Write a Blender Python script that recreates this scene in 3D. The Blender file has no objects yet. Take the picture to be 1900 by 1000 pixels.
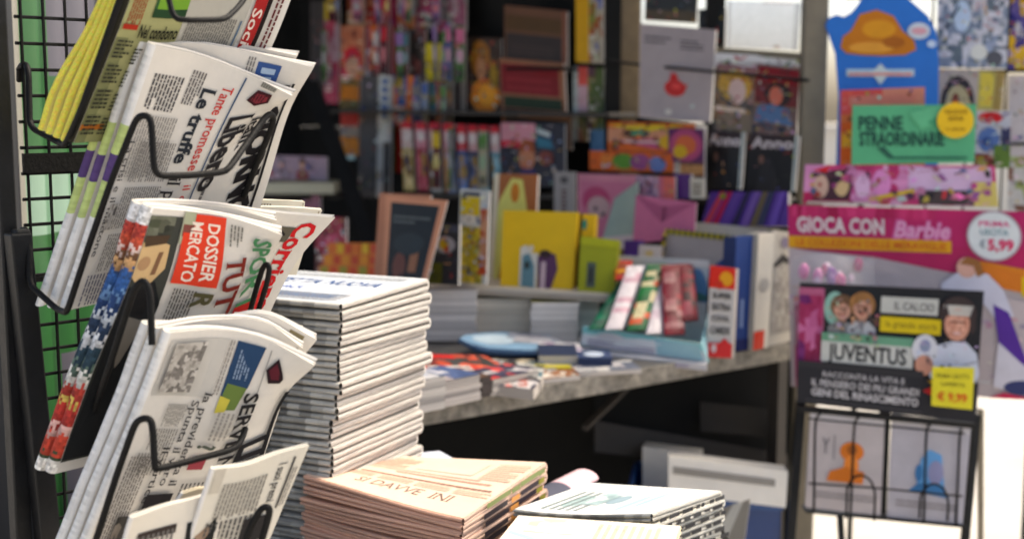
import bpy, math, random
from mathutils import Vector
# ---------------------------------------------------------------- camera, world, sun, exposure
scene = bpy.context.scene
C = scene.collection
rnd = random.Random(7)
FP = 2375.0                       # focal length in photo pixels (1900 wide) = 45 mm
PITCH = math.atan(300 / FP)
CAM = Vector((0, 0, 1.5))
FW = Vector((0, math.cos(PITCH), -math.sin(PITCH)))
UP = Vector((0, math.sin(PITCH), math.cos(PITCH)))
RT = Vector((1, 0, 0))
cd = bpy.data.cameras.new('camera'); cam = bpy.data.objects.new('camera', cd); C.objects.link(cam)
cam.location = CAM; cam.rotation_euler = (math.pi / 2 - PITCH, 0, 0)
cd.lens = 45; cd.sensor_width = 36; cd.clip_start = .05; cd.clip_end = 500
cd.dof.use_dof = True; cd.dof.focus_distance = 1.6; cd.dof.aperture_fstop = 3.3; cd.dof.aperture_blades = 7
scene.camera = cam
W = bpy.data.worlds.new('World'); scene.world = W; W.use_nodes = True
nt = W.node_tree; bg = nt.nodes['Background']; sky = nt.nodes.new('ShaderNodeTexSky'); sky.sky_type = 'NISHITA'
SUN_EL = math.radians(56); SUN_AZ = math.radians(62)      # azimuth from +Y towards +X
sky.sun_disc = False; sky.sun_elevation = SUN_EL; sky.sun_rotation = SUN_AZ; sky.air_density = .6; sky.dust_density = 4; sky.ozone_density = .3
nt.links.new(sky.outputs[0], bg.inputs[0]); bg.inputs[1].default_value = 0.15
sl = bpy.data.lights.new('sun', 'SUN'); so = bpy.data.objects.new('sun', sl); C.objects.link(so)
sl.energy = 1.0; sl.angle = math.radians(12); sl.color = (1, .955, .89)
sd = Vector((math.sin(SUN_AZ) * math.cos(SUN_EL), math.cos(SUN_AZ) * math.cos(SUN_EL), math.sin(SUN_EL)))
so.rotation_euler = sd.to_track_quat('Z', 'Y').to_euler(); so.location = sd * 20
scene.view_settings.view_transform = 'Standard'; scene.view_settings.look = 'None'
scene.view_settings.exposure = 1.36; scene.view_settings.gamma = 1
scene.view_settings.use_white_balance = True; scene.view_settings.white_balance_temperature = 7250; scene.view_settings.white_balance_tint = 6
scene.render.engine = 'CYCLES'

def P(px, py, d):                 # photo pixel + depth along the view axis -> world point
    return CAM + FW * d + RT * ((px - 950) / FP * d) - UP * ((py - 500) / FP * d)
def PG(px, py, z):                # where the ray through a pixel meets height z
    r = FW + RT * ((px - 950) / FP) - UP * ((py - 500) / FP)
    return CAM + r * ((z - CAM.z) / r.z)
def DW(px): return 3.45 + (1500 - px) * .0019     # depth of the kiosk's inner display wall

# ---------------------------------------------------------------- materials
def lin(c): 
    c = c / 255.0
    return c / 12.92 if c <= .04045 else ((c + .055) / 1.055) ** 2.4
def L(c, k=.86):
    g = (c[0] + c[1] + c[2]) / 3; s = 1.22 if k < 1 else 1          # print inks: fuller than their grey mean
    c = [max(0, min(255, g + (v - g) * s)) for v in c]
    return (lin(c[0]) * k, lin(c[1]) * k, lin(c[2]) * k, 1)
MATS = {}
def mat(name, col=None, rough=.6, metal=0, noise=.1, nscale=40, bump=0, bscale=200, spec=.5, coat=0, trans=0, alpha=1, stretch=None):
    if name in MATS: return MATS[name]
    m = bpy.data.materials.new(name); m.use_nodes = True; t = m.node_tree; b = t.nodes['Principled BSDF']
    if col is None:
        a = t.nodes.new('ShaderNodeAttribute'); a.attribute_name = 'Col'; src = a.outputs['Color']
    else:
        a = t.nodes.new('ShaderNodeRGB'); a.outputs[0].default_value = L(col, 1); src = a.outputs[0]
    tc = t.nodes.new('ShaderNodeTexCoord')
    mp = t.nodes.new('ShaderNodeMapping'); t.links.new(tc.outputs['Object'], mp.inputs[0])
    if stretch: mp.inputs['Scale'].default_value = stretch
    n = t.nodes.new('ShaderNodeTexNoise'); n.inputs['Scale'].default_value = nscale; n.inputs['Detail'].default_value = 6; n.inputs['Roughness'].default_value = .65
    t.links.new(mp.outputs[0], n.inputs[0])
    mr = t.nodes.new('ShaderNodeMapRange'); mr.inputs[1].default_value = .3; mr.inputs[2].default_value = .7
    mr.inputs[3].default_value = 1 - noise; mr.inputs[4].default_value = 1 + noise * .6
    t.links.new(n.outputs[0], mr.inputs[0])
    mx = t.nodes.new('ShaderNodeVectorMath'); mx.operation = 'SCALE'
    t.links.new(src, mx.inputs[0]); t.links.new(mr.outputs[0], mx.inputs['Scale'])
    t.links.new(mx.outputs[0], b.inputs['Base Color'])
    b.inputs['Roughness'].default_value = rough; b.inputs['Metallic'].default_value = metal
    b.inputs['Specular IOR Level'].default_value = spec; b.inputs['Coat Weight'].default_value = coat; b.inputs['Coat Roughness'].default_value = .15
    b.inputs['Transmission Weight'].default_value = trans; b.inputs['Alpha'].default_value = alpha
    if bump:
        n2 = t.nodes.new('ShaderNodeTexNoise'); n2.inputs['Scale'].default_value = bscale; n2.inputs['Detail'].default_value = 4
        t.links.new(mp.outputs[0], n2.inputs[0])
        bp = t.nodes.new('ShaderNodeBump'); bp.inputs['Strength'].default_value = bump; bp.inputs['Distance'].default_value = .003
        t.links.new(n2.outputs[0], bp.inputs['Height']); t.links.new(bp.outputs[0], b.inputs['Normal'])
    MATS[name] = m; return m
NEWS = mat('newsprint', None, .85, noise=.05, nscale=30, bump=.35, bscale=18, spec=.2)
GLOSS = mat('glossy_print', None, .42, noise=.10, nscale=18, bump=.2, bscale=9, spec=.25)
CARD = mat('printed_card', None, .55, noise=.06, nscale=20, spec=.4)
WIRE = mat('black_wire', (9, 9, 10), .6, noise=.5, nscale=60, bump=.3, bscale=200, spec=.2)
DARKM = mat('dark_painted_metal', (9, 11, 15), .5, noise=.8, nscale=22, bump=.4, bscale=60, spec=.3)
BLACKP = mat('kiosk_dark_panel', (17, 17, 16), .7, noise=.4, nscale=6, spec=.2)
TAUPE = mat('taupe_painted_metal', (112, 104, 88), .5, noise=.22, nscale=12, bump=.2, bscale=50)
BROWNS = mat('shelf_brown', (44, 38, 32), .6, noise=.3, nscale=10)
WORN = mat('worn_counter_edge', (128, 122, 112), .6, noise=.7, nscale=38, bump=.5, bscale=120)
TOP = mat('counter_top', (70, 68, 66), .5, noise=.3, nscale=14)
PAVE = mat('pavement', (196, 190, 180), .9, noise=.14, nscale=2.5, bump=.3, bscale=40)
PLAST = mat('coloured_plastic', None, .3, noise=.05, nscale=20, spec=.5)
FOIL = mat('foil_wrapper', None, .45, noise=.2, nscale=60, bump=.6, bscale=45, spec=.15)

# ---------------------------------------------------------------- mesh builder
def T(o, label=None, cat=None, group=None, kind=None):
    if label: o['label'] = label
    if cat: o['category'] = cat
    if group: o['group'] = group
    if kind: o['kind'] = kind
    return o
def empty(name, loc, label, cat, group=None):
    o = bpy.data.objects.new(name, None); o.location = loc; o.empty_display_size = .05; C.objects.link(o)
    return T(o, label, cat, group)
WHITE = (228, 224, 216)
class MB:
    def __init__(s): s.v = []; s.f = []; s.c = []; s.m = []
    def add(s, vs, fs, col=WHITE, mi=0):
        o = len(s.v); s.v += [Vector(v) for v in vs]
        many = isinstance(col, list)
        for i, f in enumerate(fs):
            s.f.append([o + k for k in f]); s.c.append(L(col[i] if many else col)); s.m.append(mi)
    def quad(s, a, b, c, d, col=WHITE): s.add([a, b, c, d], [(0, 1, 2, 3)], col)
    def hexa(s, q, col=WHITE, cols=None):        # q: 4 front corners + 4 back corners
        s.add(q, [(0, 1, 2, 3), (7, 6, 5, 4), (0, 4, 5, 1), (1, 5, 6, 2), (2, 6, 7, 3), (3, 7, 4, 0)], cols or col)
    def box(s, o, a, b, c, col=WHITE, cols=None):   # origin and three edge vectors
        o, a, b, c = Vector(o), Vector(a), Vector(b), Vector(c)
        s.hexa([o, o + a, o + a + b, o + b, o + c, o + a + c, o + a + b + c, o + b + c], col, cols)
    def grid(s, fn, nu, nv, col=WHITE):
        vs = [fn(i / nu, j / nv) for j in range(nv + 1) for i in range(nu + 1)]; fs = []; cs = []
        for j in range(nv):
            for i in range(nu):
                k = j * (nu + 1) + i; fs.append((k, k + 1, k + nu + 2, k + nu + 1))
                if callable(col): cs.append(col((i + .5) / nu, (j + .5) / nv))
        s.add(vs, fs, cs if callable(col) else col)
    def slab(s, fn, w0, w1, col, cols=None, nu=8, nv=8):
        c = cols or [col] * 6
        s.grid(lambda u, v: fn(u, v, w0), nu, nv, c[0]); s.grid(lambda u, v: fn(1 - u, v, w1), nu, nv, c[1])
        s.grid(lambda u, v: fn(u, 0, w1 + (w0 - w1) * v), nu, 1, c[2]); s.grid(lambda u, v: fn(1 - u, 1, w1 + (w0 - w1) * v), nu, 1, c[4])
        s.grid(lambda u, v: fn(1, u, w1 + (w0 - w1) * v), nv, 1, c[3]); s.grid(lambda u, v: fn(0, 1 - u, w1 + (w0 - w1) * v), nv, 1, c[5])
    def tube(s, pts, r, col=(20, 20, 22), n=8, smooth=2):
        pts = [Vector(p) for p in pts]
        for _ in range(smooth):                     # corner rounding
            q = [pts[0]]
            for a, b in zip(pts, pts[1:]):
                l = (b - a).length; k = min(.25, (.006, .003, .0015)[min(_, 2)] / max(l, 1e-6))
                q += [a.lerp(b, k), a.lerp(b, 1 - k)]
            q.append(pts[-1]); pts = q
        rings = []; nrm = None
        for i, p in enumerate(pts):
            t = (pts[min(i + 1, len(pts) - 1)] - pts[max(i - 1, 0)]).normalized()
            if nrm is None: nrm = t.orthogonal().normalized()
            nrm = (nrm - t * nrm.dot(t))
            nrm = nrm.normalized() if nrm.length > 1e-6 else t.orthogonal().normalized()
            bn = t.cross(nrm)
            rings.append([p + (nrm * math.cos(a) + bn * math.sin(a)) * r for a in [2 * math.pi * k / n for k in range(n)]])
        vs = [v for rg in rings for v in rg]; fs = []
        for i in range(len(rings) - 1):
            for k in range(n): fs.append((i * n + k, i * n + (k + 1) % n, (i + 1) * n + (k + 1) % n, (i + 1) * n + k))
        fs.append(tuple(range(n - 1, -1, -1))); fs.append(tuple((len(rings) - 1) * n + k for k in range(n)))
        s.add(vs, fs, col)
    def build(s, name, m, parent=None, smooth=False, bevel=0):
        me = bpy.data.meshes.new(name); org = parent.location if parent else None
        c0 = Vector((0, 0, 0))
        if parent:
            c0 = Vector(parent.matrix_world.translation) if parent.get('_o') is None else Vector(parent['_o'])
        if not parent:
            n = max(1, len(s.v)); c0 = sum(s.v, Vector((0, 0, 0))) / n; c0.z = min(v.z for v in s.v)
        me.from_pydata([v - c0 for v in s.v], [], s.f)
        ca = me.color_attributes.new('Col', 'FLOAT_COLOR', 'CORNER'); buf = []
        for f, c in zip(s.f, s.c): buf += list(c) * len(f)
        ca.data.foreach_set('color', buf)
        me.materials.append(m)
        if smooth: me.polygons.foreach_set('use_smooth', [True] * len(me.polygons))
        me.update(); o = bpy.data.objects.new(name, me); C.objects.link(o)
        if parent:
            o.parent = parent
            po = Vector(parent['_org']) if '_org' in parent.keys() else Vector(parent.location)
            o.location = c0 - po
        else: o.location = c0
        if bevel:
            b = o.modifiers.new('bevel', 'BEVEL'); b.width = bevel; b.segments = 2; b.limit_method = 'ANGLE'
        return o
def chld(mb, name, m, parent, **k):
    """build under a thing: mesh coordinates are relative to the parent's origin"""
    me_o = None
    base = world_org(parent)
    me = bpy.data.meshes.new(name); me.from_pydata([v - base for v in mb.v], [], mb.f)
    ca = me.color_attributes.new('Col', 'FLOAT_COLOR', 'CORNER'); buf = []
    for f, c in zip(mb.f, mb.c): buf += list(c) * len(f)
    ca.data.foreach_set('color', buf); me.materials.append(m)
    if k.get('smooth'): me.polygons.foreach_set('use_smooth', [True] * len(me.polygons))
    me.update(); o = bpy.data.objects.new(name, me); C.objects.link(o); o.parent = parent
    if k.get('bevel'):
        b = o.modifiers.new('bevel', 'BEVEL'); b.width = k['bevel']; b.segments = 2; b.limit_method = 'ANGLE'
    return o
def world_org(o):
    p = Vector((0, 0, 0))
    while o: p += Vector(o.location); o = o.parent
    return p

# ---------------------------------------------------------------- printed artwork on a surface
_tc = {}
def glyphs(txt, bold=0, shear=0, serif=False):
    k = (txt, bold, shear, serif)
    if k in _tc: return _tc[k]
    cu = bpy.data.curves.new('t', 'FONT'); cu.body = txt; cu.size = 1; cu.offset = bold; cu.resolution_u = 2; cu.shear = shear
    o = bpy.data.objects.new('t', cu); C.objects.link(o)
    dg = bpy.context.evaluated_depsgraph_get(); me = bpy.data.meshes.new_from_object(o.evaluated_get(dg))
    vs = [(v.co.x, v.co.y) for v in me.vertices]; fs = [tuple(p.vertices) for p in me.polygons]
    bpy.data.objects.remove(o); bpy.data.curves.remove(cu); bpy.data.meshes.remove(me)
    if serif:                       # slab serifs on every short flat stem end
        ec = {}
        for f in fs:
            for i in range(len(f)): e = tuple(sorted((f[i], f[(i + 1) % len(f)]))); ec.setdefault(e, []).append(f)
        for (i, j), ff in list(ec.items()):
            (x0, y0), (x1, y1) = vs[i], vs[j]; ln = abs(x1 - x0)
            if len(ff) == 1 and abs(y1 - y0) < .004 and .05 < ln < .19:
                cy = sum(vs[q][1] for q in ff[0]) / len(ff[0]); s_ = 1 if cy > y0 else -1; xa, xb = min(x0, x1) - .055, max(x0, x1) + .055
                q = len(vs); vs += [(xa, y0), (xb, y0), (xb, y0 + .035 * s_), (xa, y0 + .035 * s_)]; fs.append((q, q + 1, q + 2, q + 3))
    w = max([v[0] for v in vs] or [1]); _tc[k] = (vs, fs, w); return _tc[k]
INK = (38, 36, 38)
class Surf:
    """mapping fn(s, t, lift); s,t in 0..1, t up; Wm, Hm metric size"""
    def __init__(s, fn, Wm, Hm, mb=None, step=.00016): s.fn = fn; s.W = Wm; s.H = Hm; s.mb = mb or MB(); s.k = 1; s.st = step; s.x0 = 0; s.y0 = 0; s.sw = 1; s.sh = 1
    def sub(s, x0, y0, x1, y1):
        r = Surf(s.fn, s.W * (x1 - x0), s.H * (y1 - y0), s.mb, s.st); r.par = s
        f = s.fn; r.fn = lambda a, b, w: f(x0 + a * (x1 - x0), y0 + b * (y1 - y0), w); r.k = s.k; return r
    def _m(s, a, b): return s.fn(min(1, max(0, a)), min(1, max(0, b)), s.k * s.st)
    def up(s): s.k += 1
    def rect(s, x0, y0, x1, y1, col, keep=False):
        nu = max(1, int(abs(x1 - x0) * s.W / .014)); nv = max(1, int(abs(y1 - y0) * s.H / .014))
        nu = min(nu, 26); nv = min(nv, 26)
        if s.st > .00025: nu = min(nu, 6); nv = min(nv, 6)
        s.mb.grid(lambda a, b: s._m(x0 + a * (x1 - x0), y0 + b * (y1 - y0)), nu, nv, col)
        if not keep: s.up()
        return s
    def poly(s, pts, col, keep=False):
        cx = sum(p[0] for p in pts) / len(pts); cy = sum(p[1] for p in pts) / len(pts); n = len(pts)
        s.mb.add([s._m(cx, cy)] + [s._m(*p) for p in pts], [(0, i + 1, (i + 1) % n + 1) for i in range(n)], col)
        if not keep: s.up()
        return s
    def ell(s, cx, cy, rx, ry, col, n=20, keep=False):
        return s.poly([(cx + rx * math.cos(2 * math.pi * i / n), cy + ry * math.sin(2 * math.pi * i / n)) for i in range(n)], col, keep)
    def text(s, txt, x, y, h, col=INK, bold=.0, w=None, shear=0, asp=1.0, cen=False, flip=False, serif=False):
        """h = cap height as a fraction of the surface height; w = total width (fraction) if fixed"""
        vs, fs, tw = glyphs(txt, bold, shear, serif)
        if not vs: return s
        ky = h / .7; kx = (w / tw) if w else ky * s.H / s.W * asp
        if cen: x -= tw * kx / 2
        if flip: s.mb.add([s._m(x + (tw - a) * kx, y + h - b * ky) for a, b in vs], fs, col)
        else: s.mb.add([s._m(x + a * kx, y + b * ky) for a, b in vs], fs, col)
        s.up(); return s
    def lines(s, x0, y0, x1, y1, n, col=(120, 117, 114), fill=.5, seed=0, word=.0035):
        r = random.Random(seed * 31 + n); vs = []; fs = []; dy = (y1 - y0) / n
        for i in range(n):
            y = y1 - (i + 1) * dy; x = x0; end = x1 - (r.random() * .4 * (x1 - x0) if r.random() < .15 else 0)
            while x < end:
                w = (word * (.6 + 2.0 * r.random())) / s.W; xe = min(end, x + w)
                k = len(vs); vs += [s._m(x, y), s._m(xe, y), s._m(xe, y + dy * fill), s._m(x, y + dy * fill)]; fs.append((k, k + 1, k + 2, k + 3))
                x = xe + .0011 / s.W
        s.mb.add(vs, fs, col); s.up(); return s
    def photo(s, x0, y0, x1, y1, pal, nx=8, ny=8, seed=0):
        r = random.Random(seed)
        if s.st > .0003: nx = int(nx * 1.6); ny = int(ny * 1.6)
        pts = {}
        for j in range(ny + 1):
            for i in range(nx + 1):
                jx = 0 if i in (0, nx) else (r.random() - .5) * .8; jy = 0 if j in (0, ny) else (r.random() - .5) * .8
                pts[i, j] = (x0 + (x1 - x0) * (i + jx) / nx, y0 + (y1 - y0) * (j + jy) / ny)
        vs = [s._m(*pts[i, j]) for j in range(ny + 1) for i in range(nx + 1)]; fs = []; cs = []
        ph = [r.random() * 6 for _ in range(4)]
        for j in range(ny):
            for i in range(nx):
                q = math.sin(i * 1.1 + ph[0]) + math.sin(j * .9 + ph[1]) + math.sin((i + j) * .6 + ph[2]) + (r.random() - .5) * 1.8
                c = pal[int((q + 3.9) / 7.8 * len(pal)) % len(pal)]; d = (r.random() - .5) * 26
                cs.append(tuple(max(0, min(255, v + d)) for v in c))
                k = j * (nx + 1) + i; fs.append((k, k + 1, k + nx + 2, k + nx + 1))
        s.mb.add(vs, fs, cs); s.up(); return s
    def busy(s, seed, n=60, pal=None, x0=.03, y0=.03, x1=.97, y1=.97, sc=1.0):
        """small print: a scatter of captions, stars, thumbnails and lettering scraps"""
        r = random.Random(seed); pal = pal or [(222, 218, 214), (30, 28, 32), (206, 60, 60), (214, 180, 60), (60, 90, 150), (206, 150, 120), (120, 70, 60), (230, 226, 220), (90, 130, 90)]
        vs = []; fs = []; cs = []; ay = s.W / s.H
        for _ in range(n):
            cx = r.uniform(x0, x1); cy = r.uniform(y0, y1); c = r.choice(pal); t = r.random()
            w, h = (r.uniform(.05, .2), r.uniform(.012, .03)) if t < .5 else (r.uniform(.03, .1), r.uniform(.03, .09) * ay)
            w *= sc; h *= sc; an = r.uniform(-.3, .3)
            for (a, b) in ((-1, -1), (1, -1), (1, 1), (-1, 1)):
                px = cx + (a * w * math.cos(an) - b * h * math.sin(an)) / 2 * r.uniform(.8, 1.2); py = cy + (a * w * math.sin(an) * ay + b * h * math.cos(an)) / 2 * r.uniform(.8, 1.2)
                vs.append(s._m(min(x1, max(x0, px)), min(y1, max(y0, py))))
            k = len(vs) - 4; fs.append((k, k + 1, k + 2, k + 3)); cs.append(tuple(v * r.uniform(.8, 1.05) for v in c))
        s.mb.add(vs, fs, cs); s.up(); return s
    def person(s, cx, y0, h, skin=(222, 176, 150), hair=(70, 48, 36), top=(200, 205, 215), w=None):
        """a plain anonymous portrait: shoulders, neck, head, hair; h in surface height fractions"""
        a = s.H / s.W; w = w or h * .8 * a; hw = h * .17 * a
        s.poly([(cx - w / 2, y0), (cx - w * .48, y0 + h * .34), (cx - w * .25, y0 + h * .46), (cx + w * .25, y0 + h * .46), (cx + w * .48, y0 + h * .34), (cx + w / 2, y0)], top)
        s.ell(cx, y0 + h * .76, hw * 1.3, h * .24, hair); s.ell(cx - hw * .5, y0 + h * .82, hw * .7, h * .13, tuple(min(255, v * 1.25) for v in hair))
        s.rect(cx - hw * .4, y0 + h * .42, cx + hw * .4, y0 + h * .6, tuple(v * .82 for v in skin))
        s.ell(cx, y0 + h * .69, hw * .92, h * .19, skin)
        s.photo(cx - hw * .7, y0 + h * .56, cx + hw * .7, y0 + h * .82, [skin, tuple(v * .9 for v in skin), tuple(min(255, v * 1.04) for v in skin), tuple(v * .8 for v in skin)], 4, 4, int(cx * 97))
        s.poly([(cx - hw * 1.05, y0 + h * .72), (cx - hw * .8, y0 + h * .95), (cx + hw * .8, y0 + h * .96), (cx + hw * 1.05, y0 + h * .74), (cx + hw * .5, y0 + h * .84), (cx - hw * .3, y0 + h * .85)], hair)
        s.rect(cx - hw * .6, y0 + h * .715, cx + hw * .6, y0 + h * .735, tuple(v * .5 for v in skin)); s.ell(cx, y0 + h * .60, hw * .28, h * .014, (150, 74, 70), 8)
        s.poly([(cx - w * .1, y0 + h * .46), (cx + w * .1, y0 + h * .46), (cx + w * .02, y0 + h * .2)], tuple(v * .7 for v in top)); return s

def cr(p0, p1, p2, p3, t):
    return .5 * ((2 * p1) + (p2 - p0) * t + (2 * p0 - 5 * p1 + 4 * p2 - p3) * t * t + (3 * p1 - p0 - 3 * p2 + p3) * t ** 3)
def spl(ps, x):
    n = len(ps) - 1; x = x * n; i = min(n - 1, max(0, int(math.floor(x)))); t = x - i
    a = ps[i - 1] if i > 0 else ps[0] * 2 - ps[1]; d = ps[i + 2] if i + 2 <= n else ps[n] * 2 - ps[n - 1]
    return cr(a, ps[i], ps[i + 1], d, t)
def gridmap(rows):
    """rows from v=1 (top) to v=0; each row u=0..1; entries (px, py, d)"""
    R = [[P(*p) for p in r] for r in rows[::-1]]
    def base(u, v): return spl([spl(r, u) for r in R], v)
    def fn(u, v, w=0):
        p = base(u, v); e = .01
        du = base(min(1, u + e), v) - base(max(0, u - e), v); dv = base(u, min(1, v + e)) - base(u, max(0, v - e))
        n = du.cross(dv).normalized()
        return p + n * w
    a = sum(((base(.5, (j + 1) / 6) - base(.5, j / 6)).length for j in range(6))); b = sum(((base((j + 1) / 6, .5) - base(j / 6, .5)).length for j in range(6)))
    return fn, b, a      # fn, length along u, length along v
# ================================================================ foreground: wire rack with newspapers
PAPER = (222, 218, 211)
GRID_N = Vector((math.sin(math.radians(45)), -math.cos(math.radians(45)), 0))
def gp(px, py, off=0):            # point on the rack's vertical grid plane (45 degrees, receding to the right)
    k = (px - 950) / FP; ky = (py - 500) / FP
    r = FW + RT * k - UP * ky
    p0 = P(45, 500, 1.46); q = (p0 - CAM).dot(GRID_N) / r.dot(GRID_N)
    return CAM + r * q + GRID_N * off

rk0 = gp(60, 1000); rk0.z = 0
rack = empty('newspaper_rack', rk0, 'black wire grid newspaper rack with hooked baskets at the left edge', 'newspaper rack')
gd = math.radians(45); gx = Vector((math.cos(gd), math.sin(gd), 0))
g0 = gp(46, 200); 
m = MB()
zt, zb = 1.95, .75
for i in range(11):
    q = g0 + gx * (i * .0262); m.tube([Vector((q.x, q.y, zb)), Vector((q.x, q.y, zt))], .0020, n=6, smooth=0)
for j in range(44):
    z = zb + .0292 * j + .004
    a = g0 - gx * .006 - GRID_N * .003; b = g0 + gx * .268 - GRID_N * .003
    m.tube([Vector((a.x, a.y, z)), Vector((b.x, b.y, z))], .0020, n=6, smooth=0)
chld(m, 'wire_grid', WIRE, rack)
for (y, h) in ((303, .022), (520, .006)):      # flat horizontal straps across the grid
    m = MB(); a = gp(38, y, .004); b = a + gx * .30
    m.box(a - Vector((0, 0, h / 2)), b - a, (0, 0, h), GRID_N * .004); chld(m, 'cross_strap', WIRE, rack)
def post(name, pts, w, dth, m_, parent):
    mb = MB()
    for (a, b) in zip(pts, pts[1:]):
        mb.box(a - gx * w / 2, gx * w, b - a, -GRID_N * dth)
    return chld(mb, name, m_, parent, bevel=.002)
p_a = gp(16, -60, .012); p_b = gp(16, 560, .012)
p_a2 = Vector((p_b.x, p_b.y, 2.05)); p_b2 = Vector((p_b.x, p_b.y, .0))
post('upright_post', [p_a2, p_b2], .019, .02, DARKM, rack)
q1 = gp(16, 430, .034); q2 = gp(74, 1010, .034); q3 = q1 + (q2 - q1) * 1.9
post('leaning_leg', [q3, q1], .024, .022, DARKM, rack)
q1 = gp(24, 455, .016)
mb = MB(); mb.box(q1 - gx * .010 - Vector((0, 0, .03)), gx * .018, (0, 0, .05), GRID_N * .016); chld(mb, 'clamp', DARKM, rack, bevel=.003)

# baskets: each one bent wire, hooked on the grid
def basket(pts, r=.0031):
    mb = MB(); mb.tube([P(*p) for p in pts], r * .98, n=10, smooth=3); return chld(mb, 'basket_wire', WIRE, rack, smooth=True)
def hook(y0, y1, x2, y2):
    return [(36, y0 + 30, 1.47), (36, y0 + 4, 1.455), (48, y0 - 2, 1.44), (53, y0 + 14, 1.43), (55, y1, 1.425), (x2, y2, 1.40)]
basket(hook(120, 236, 112, 266) + [(122, 268, 1.36), (150, 206, 1.33), (222, 0, 1.30), (260, -100, 1.28)], .0036)
basket([(300, -60, 1.27), (322, 36, 1.265), (350, 38, 1.27), (418, 37, 1.30), (446, 10, 1.33), (500, -80, 1.4)], .0030)
basket(hook(426, 528, 106, 574) + [(124, 580, 1.345), (160, 470, 1.33), (205, 340, 1.31), (252, 222, 1.29), (264, 214, 1.285), (278, 217, 1.283), (282, 240, 1.283), (284, 290, 1.285), (288, 327, 1.288), (350, 326, 1.31), (412, 320, 1.335), (424, 314, 1.34), (455, 270, 1.375), (496, 212, 1.41), (508, 214, 1.42), (505, 235, 1.43), (478, 300, 1.46), (452, 366, 1.48)], .0036)
basket([(150, 830, 1.42), (196, 700, 1.33), (246, 545, 1.29), (256, 525, 1.285), (270, 520, 1.283), (279, 545, 1.283), (282, 640, 1.285)], .0036)
basket([(455, 610, 1.44), (480, 520, 1.40), (490, 490, 1.39), (501, 492, 1.385), (497, 520, 1.39), (478, 580, 1.41)], .0032)
basket([(110, 1200, 1.34), (185, 980, 1.30), (215, 885, 1.285), (250, 786, 1.27), (262, 776, 1.265), (280, 776, 1.262), (284, 800, 1.262), (287, 866, 1.265), (290, 870, 1.268), (340, 858, 1.29), (430, 834, 1.33), (446, 822, 1.34), (455, 795, 1.36)], .0036)
basket([(440, 1080, 1.26), (460, 985, 1.255), (482, 944, 1.25), (498, 938, 1.248), (501, 950, 1.25), (488, 995, 1.26), (470, 1050, 1.27)], .0036)

# ---- one folded newspaper: body with a rounded fold, page edges, printed face
def shift(rows, du0, du1, top=(0, 0), dd=.0):
    """copy of a control net moved by du0 at the fold and du1 at the free edge (px)"""
    out = []; n = len(rows)
    for j, r in enumerate(rows):
        q = []; kt = 1 - j / (n - 1)
        for i, p in enumerate(r):
            f = i / (len(r) - 1); q.append((p[0] + du0[0] * (1 - f) + du1[0] * f + top[0] * kt * f, p[1] + du0[1] * (1 - f) + du1[1] * f + top[1] * kt * f, p[2] + dd))
        out.append(q)
    return out
def newspaper(label, group, rows, t, art=None, fold=None, col=PAPER, backcol=None, nlay=5, name='newspaper', cat='newspaper', loc=None, sheets=True, seed=0):
    fn, lu, lv = gridmap(rows); r = random.Random(seed)
    base = fn(.3, 0, -t / 2)
    root = empty(name, base, label, cat, group)
    b = MB(); b.grid(lambda u, v: fn(u, v, 0), 24, 40, col)
    b.grid(lambda u, v: fn(1 - u, v, -t), 8, 12, backcol or col)
    dk = tuple(c * .80 for c in col); lt = tuple(min(255, c * 1.03) for c in col)
    js = [0] + [r.uniform(.002, .012) for _ in range(nlay - 1)] + [0]
    def edge(pt):            # pt(a, k) -> point on layer k
        for k in range(nlay):
            b.grid(lambda a, w: pt(a, k + w), 14, 1, lt if k % 2 == 0 else dk)
    def off(x):
        i = min(nlay, int(round(x))); return js[i]
    edge(lambda a, x: fn(a, 1 - off(x), -t * min(1, x / nlay)))
    edge(lambda a, x: fn(a, off(x), -t * min(1, x / nlay)))
    edge(lambda a, x: fn(1 - off(x), a, -t * min(1, x / nlay)))
    chld(b, 'pages', NEWS, root, smooth=False)
    b = MB()
    def roll(a, v):
        an = math.pi * a; o = fn(0, v, -t / 2 + t / 2 * math.cos(an)); e = (fn(.02, v) - fn(0, v)).normalized()
        wob = 1 + .05 * math.sin(v * 23 + seed)
        return o - e * (t * .5 * math.sin(an) * wob)
    fc = fold or (lambda a, v: (232, 229, 224))
    b.grid(lambda a, v: roll(1 - a, v), 8, 90, fc)
    # end caps of the fold
    for v in (0, 1):
        b.add([fn(0, v, -t / 2)] + [roll(k / 8, v) for k in range(9)], [(0, k + 1, k + 2) for k in range(8)], (212, 208, 198))
    chld(b, 'fold', NEWS, root, smooth=True)
    if art:
        S = Surf(lambda s, q, w: fn(q, 1 - s, w + .0006), lv, lu, MB()); art(S)
        chld(S.mb, 'front_page', NEWS, root)
    return root
def news_fold(seed, bands=()):
    """fold roll: white paper with grey print and coloured bands (v from the top)"""
    r = random.Random(seed); tex = {}
    def f(a, v):
        y = 1 - v; i = int(y * 90); 
        if i not in tex: tex[i] = r.random()
        g = 236 - (26 * tex[i] if .04 < y < .96 else 0) * (1 if .25 < a < .8 else .3); c = (g, g, g - 2)
        for (a0, a1, col) in bands:
            if a0 <= y < a1: k = .92 + .1 * tex[i]; c = tuple(min(255, q * k) for q in col)
        return c
    return f
GRN, PUR = (190, 205, 142), (92, 74, 118)
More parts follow.
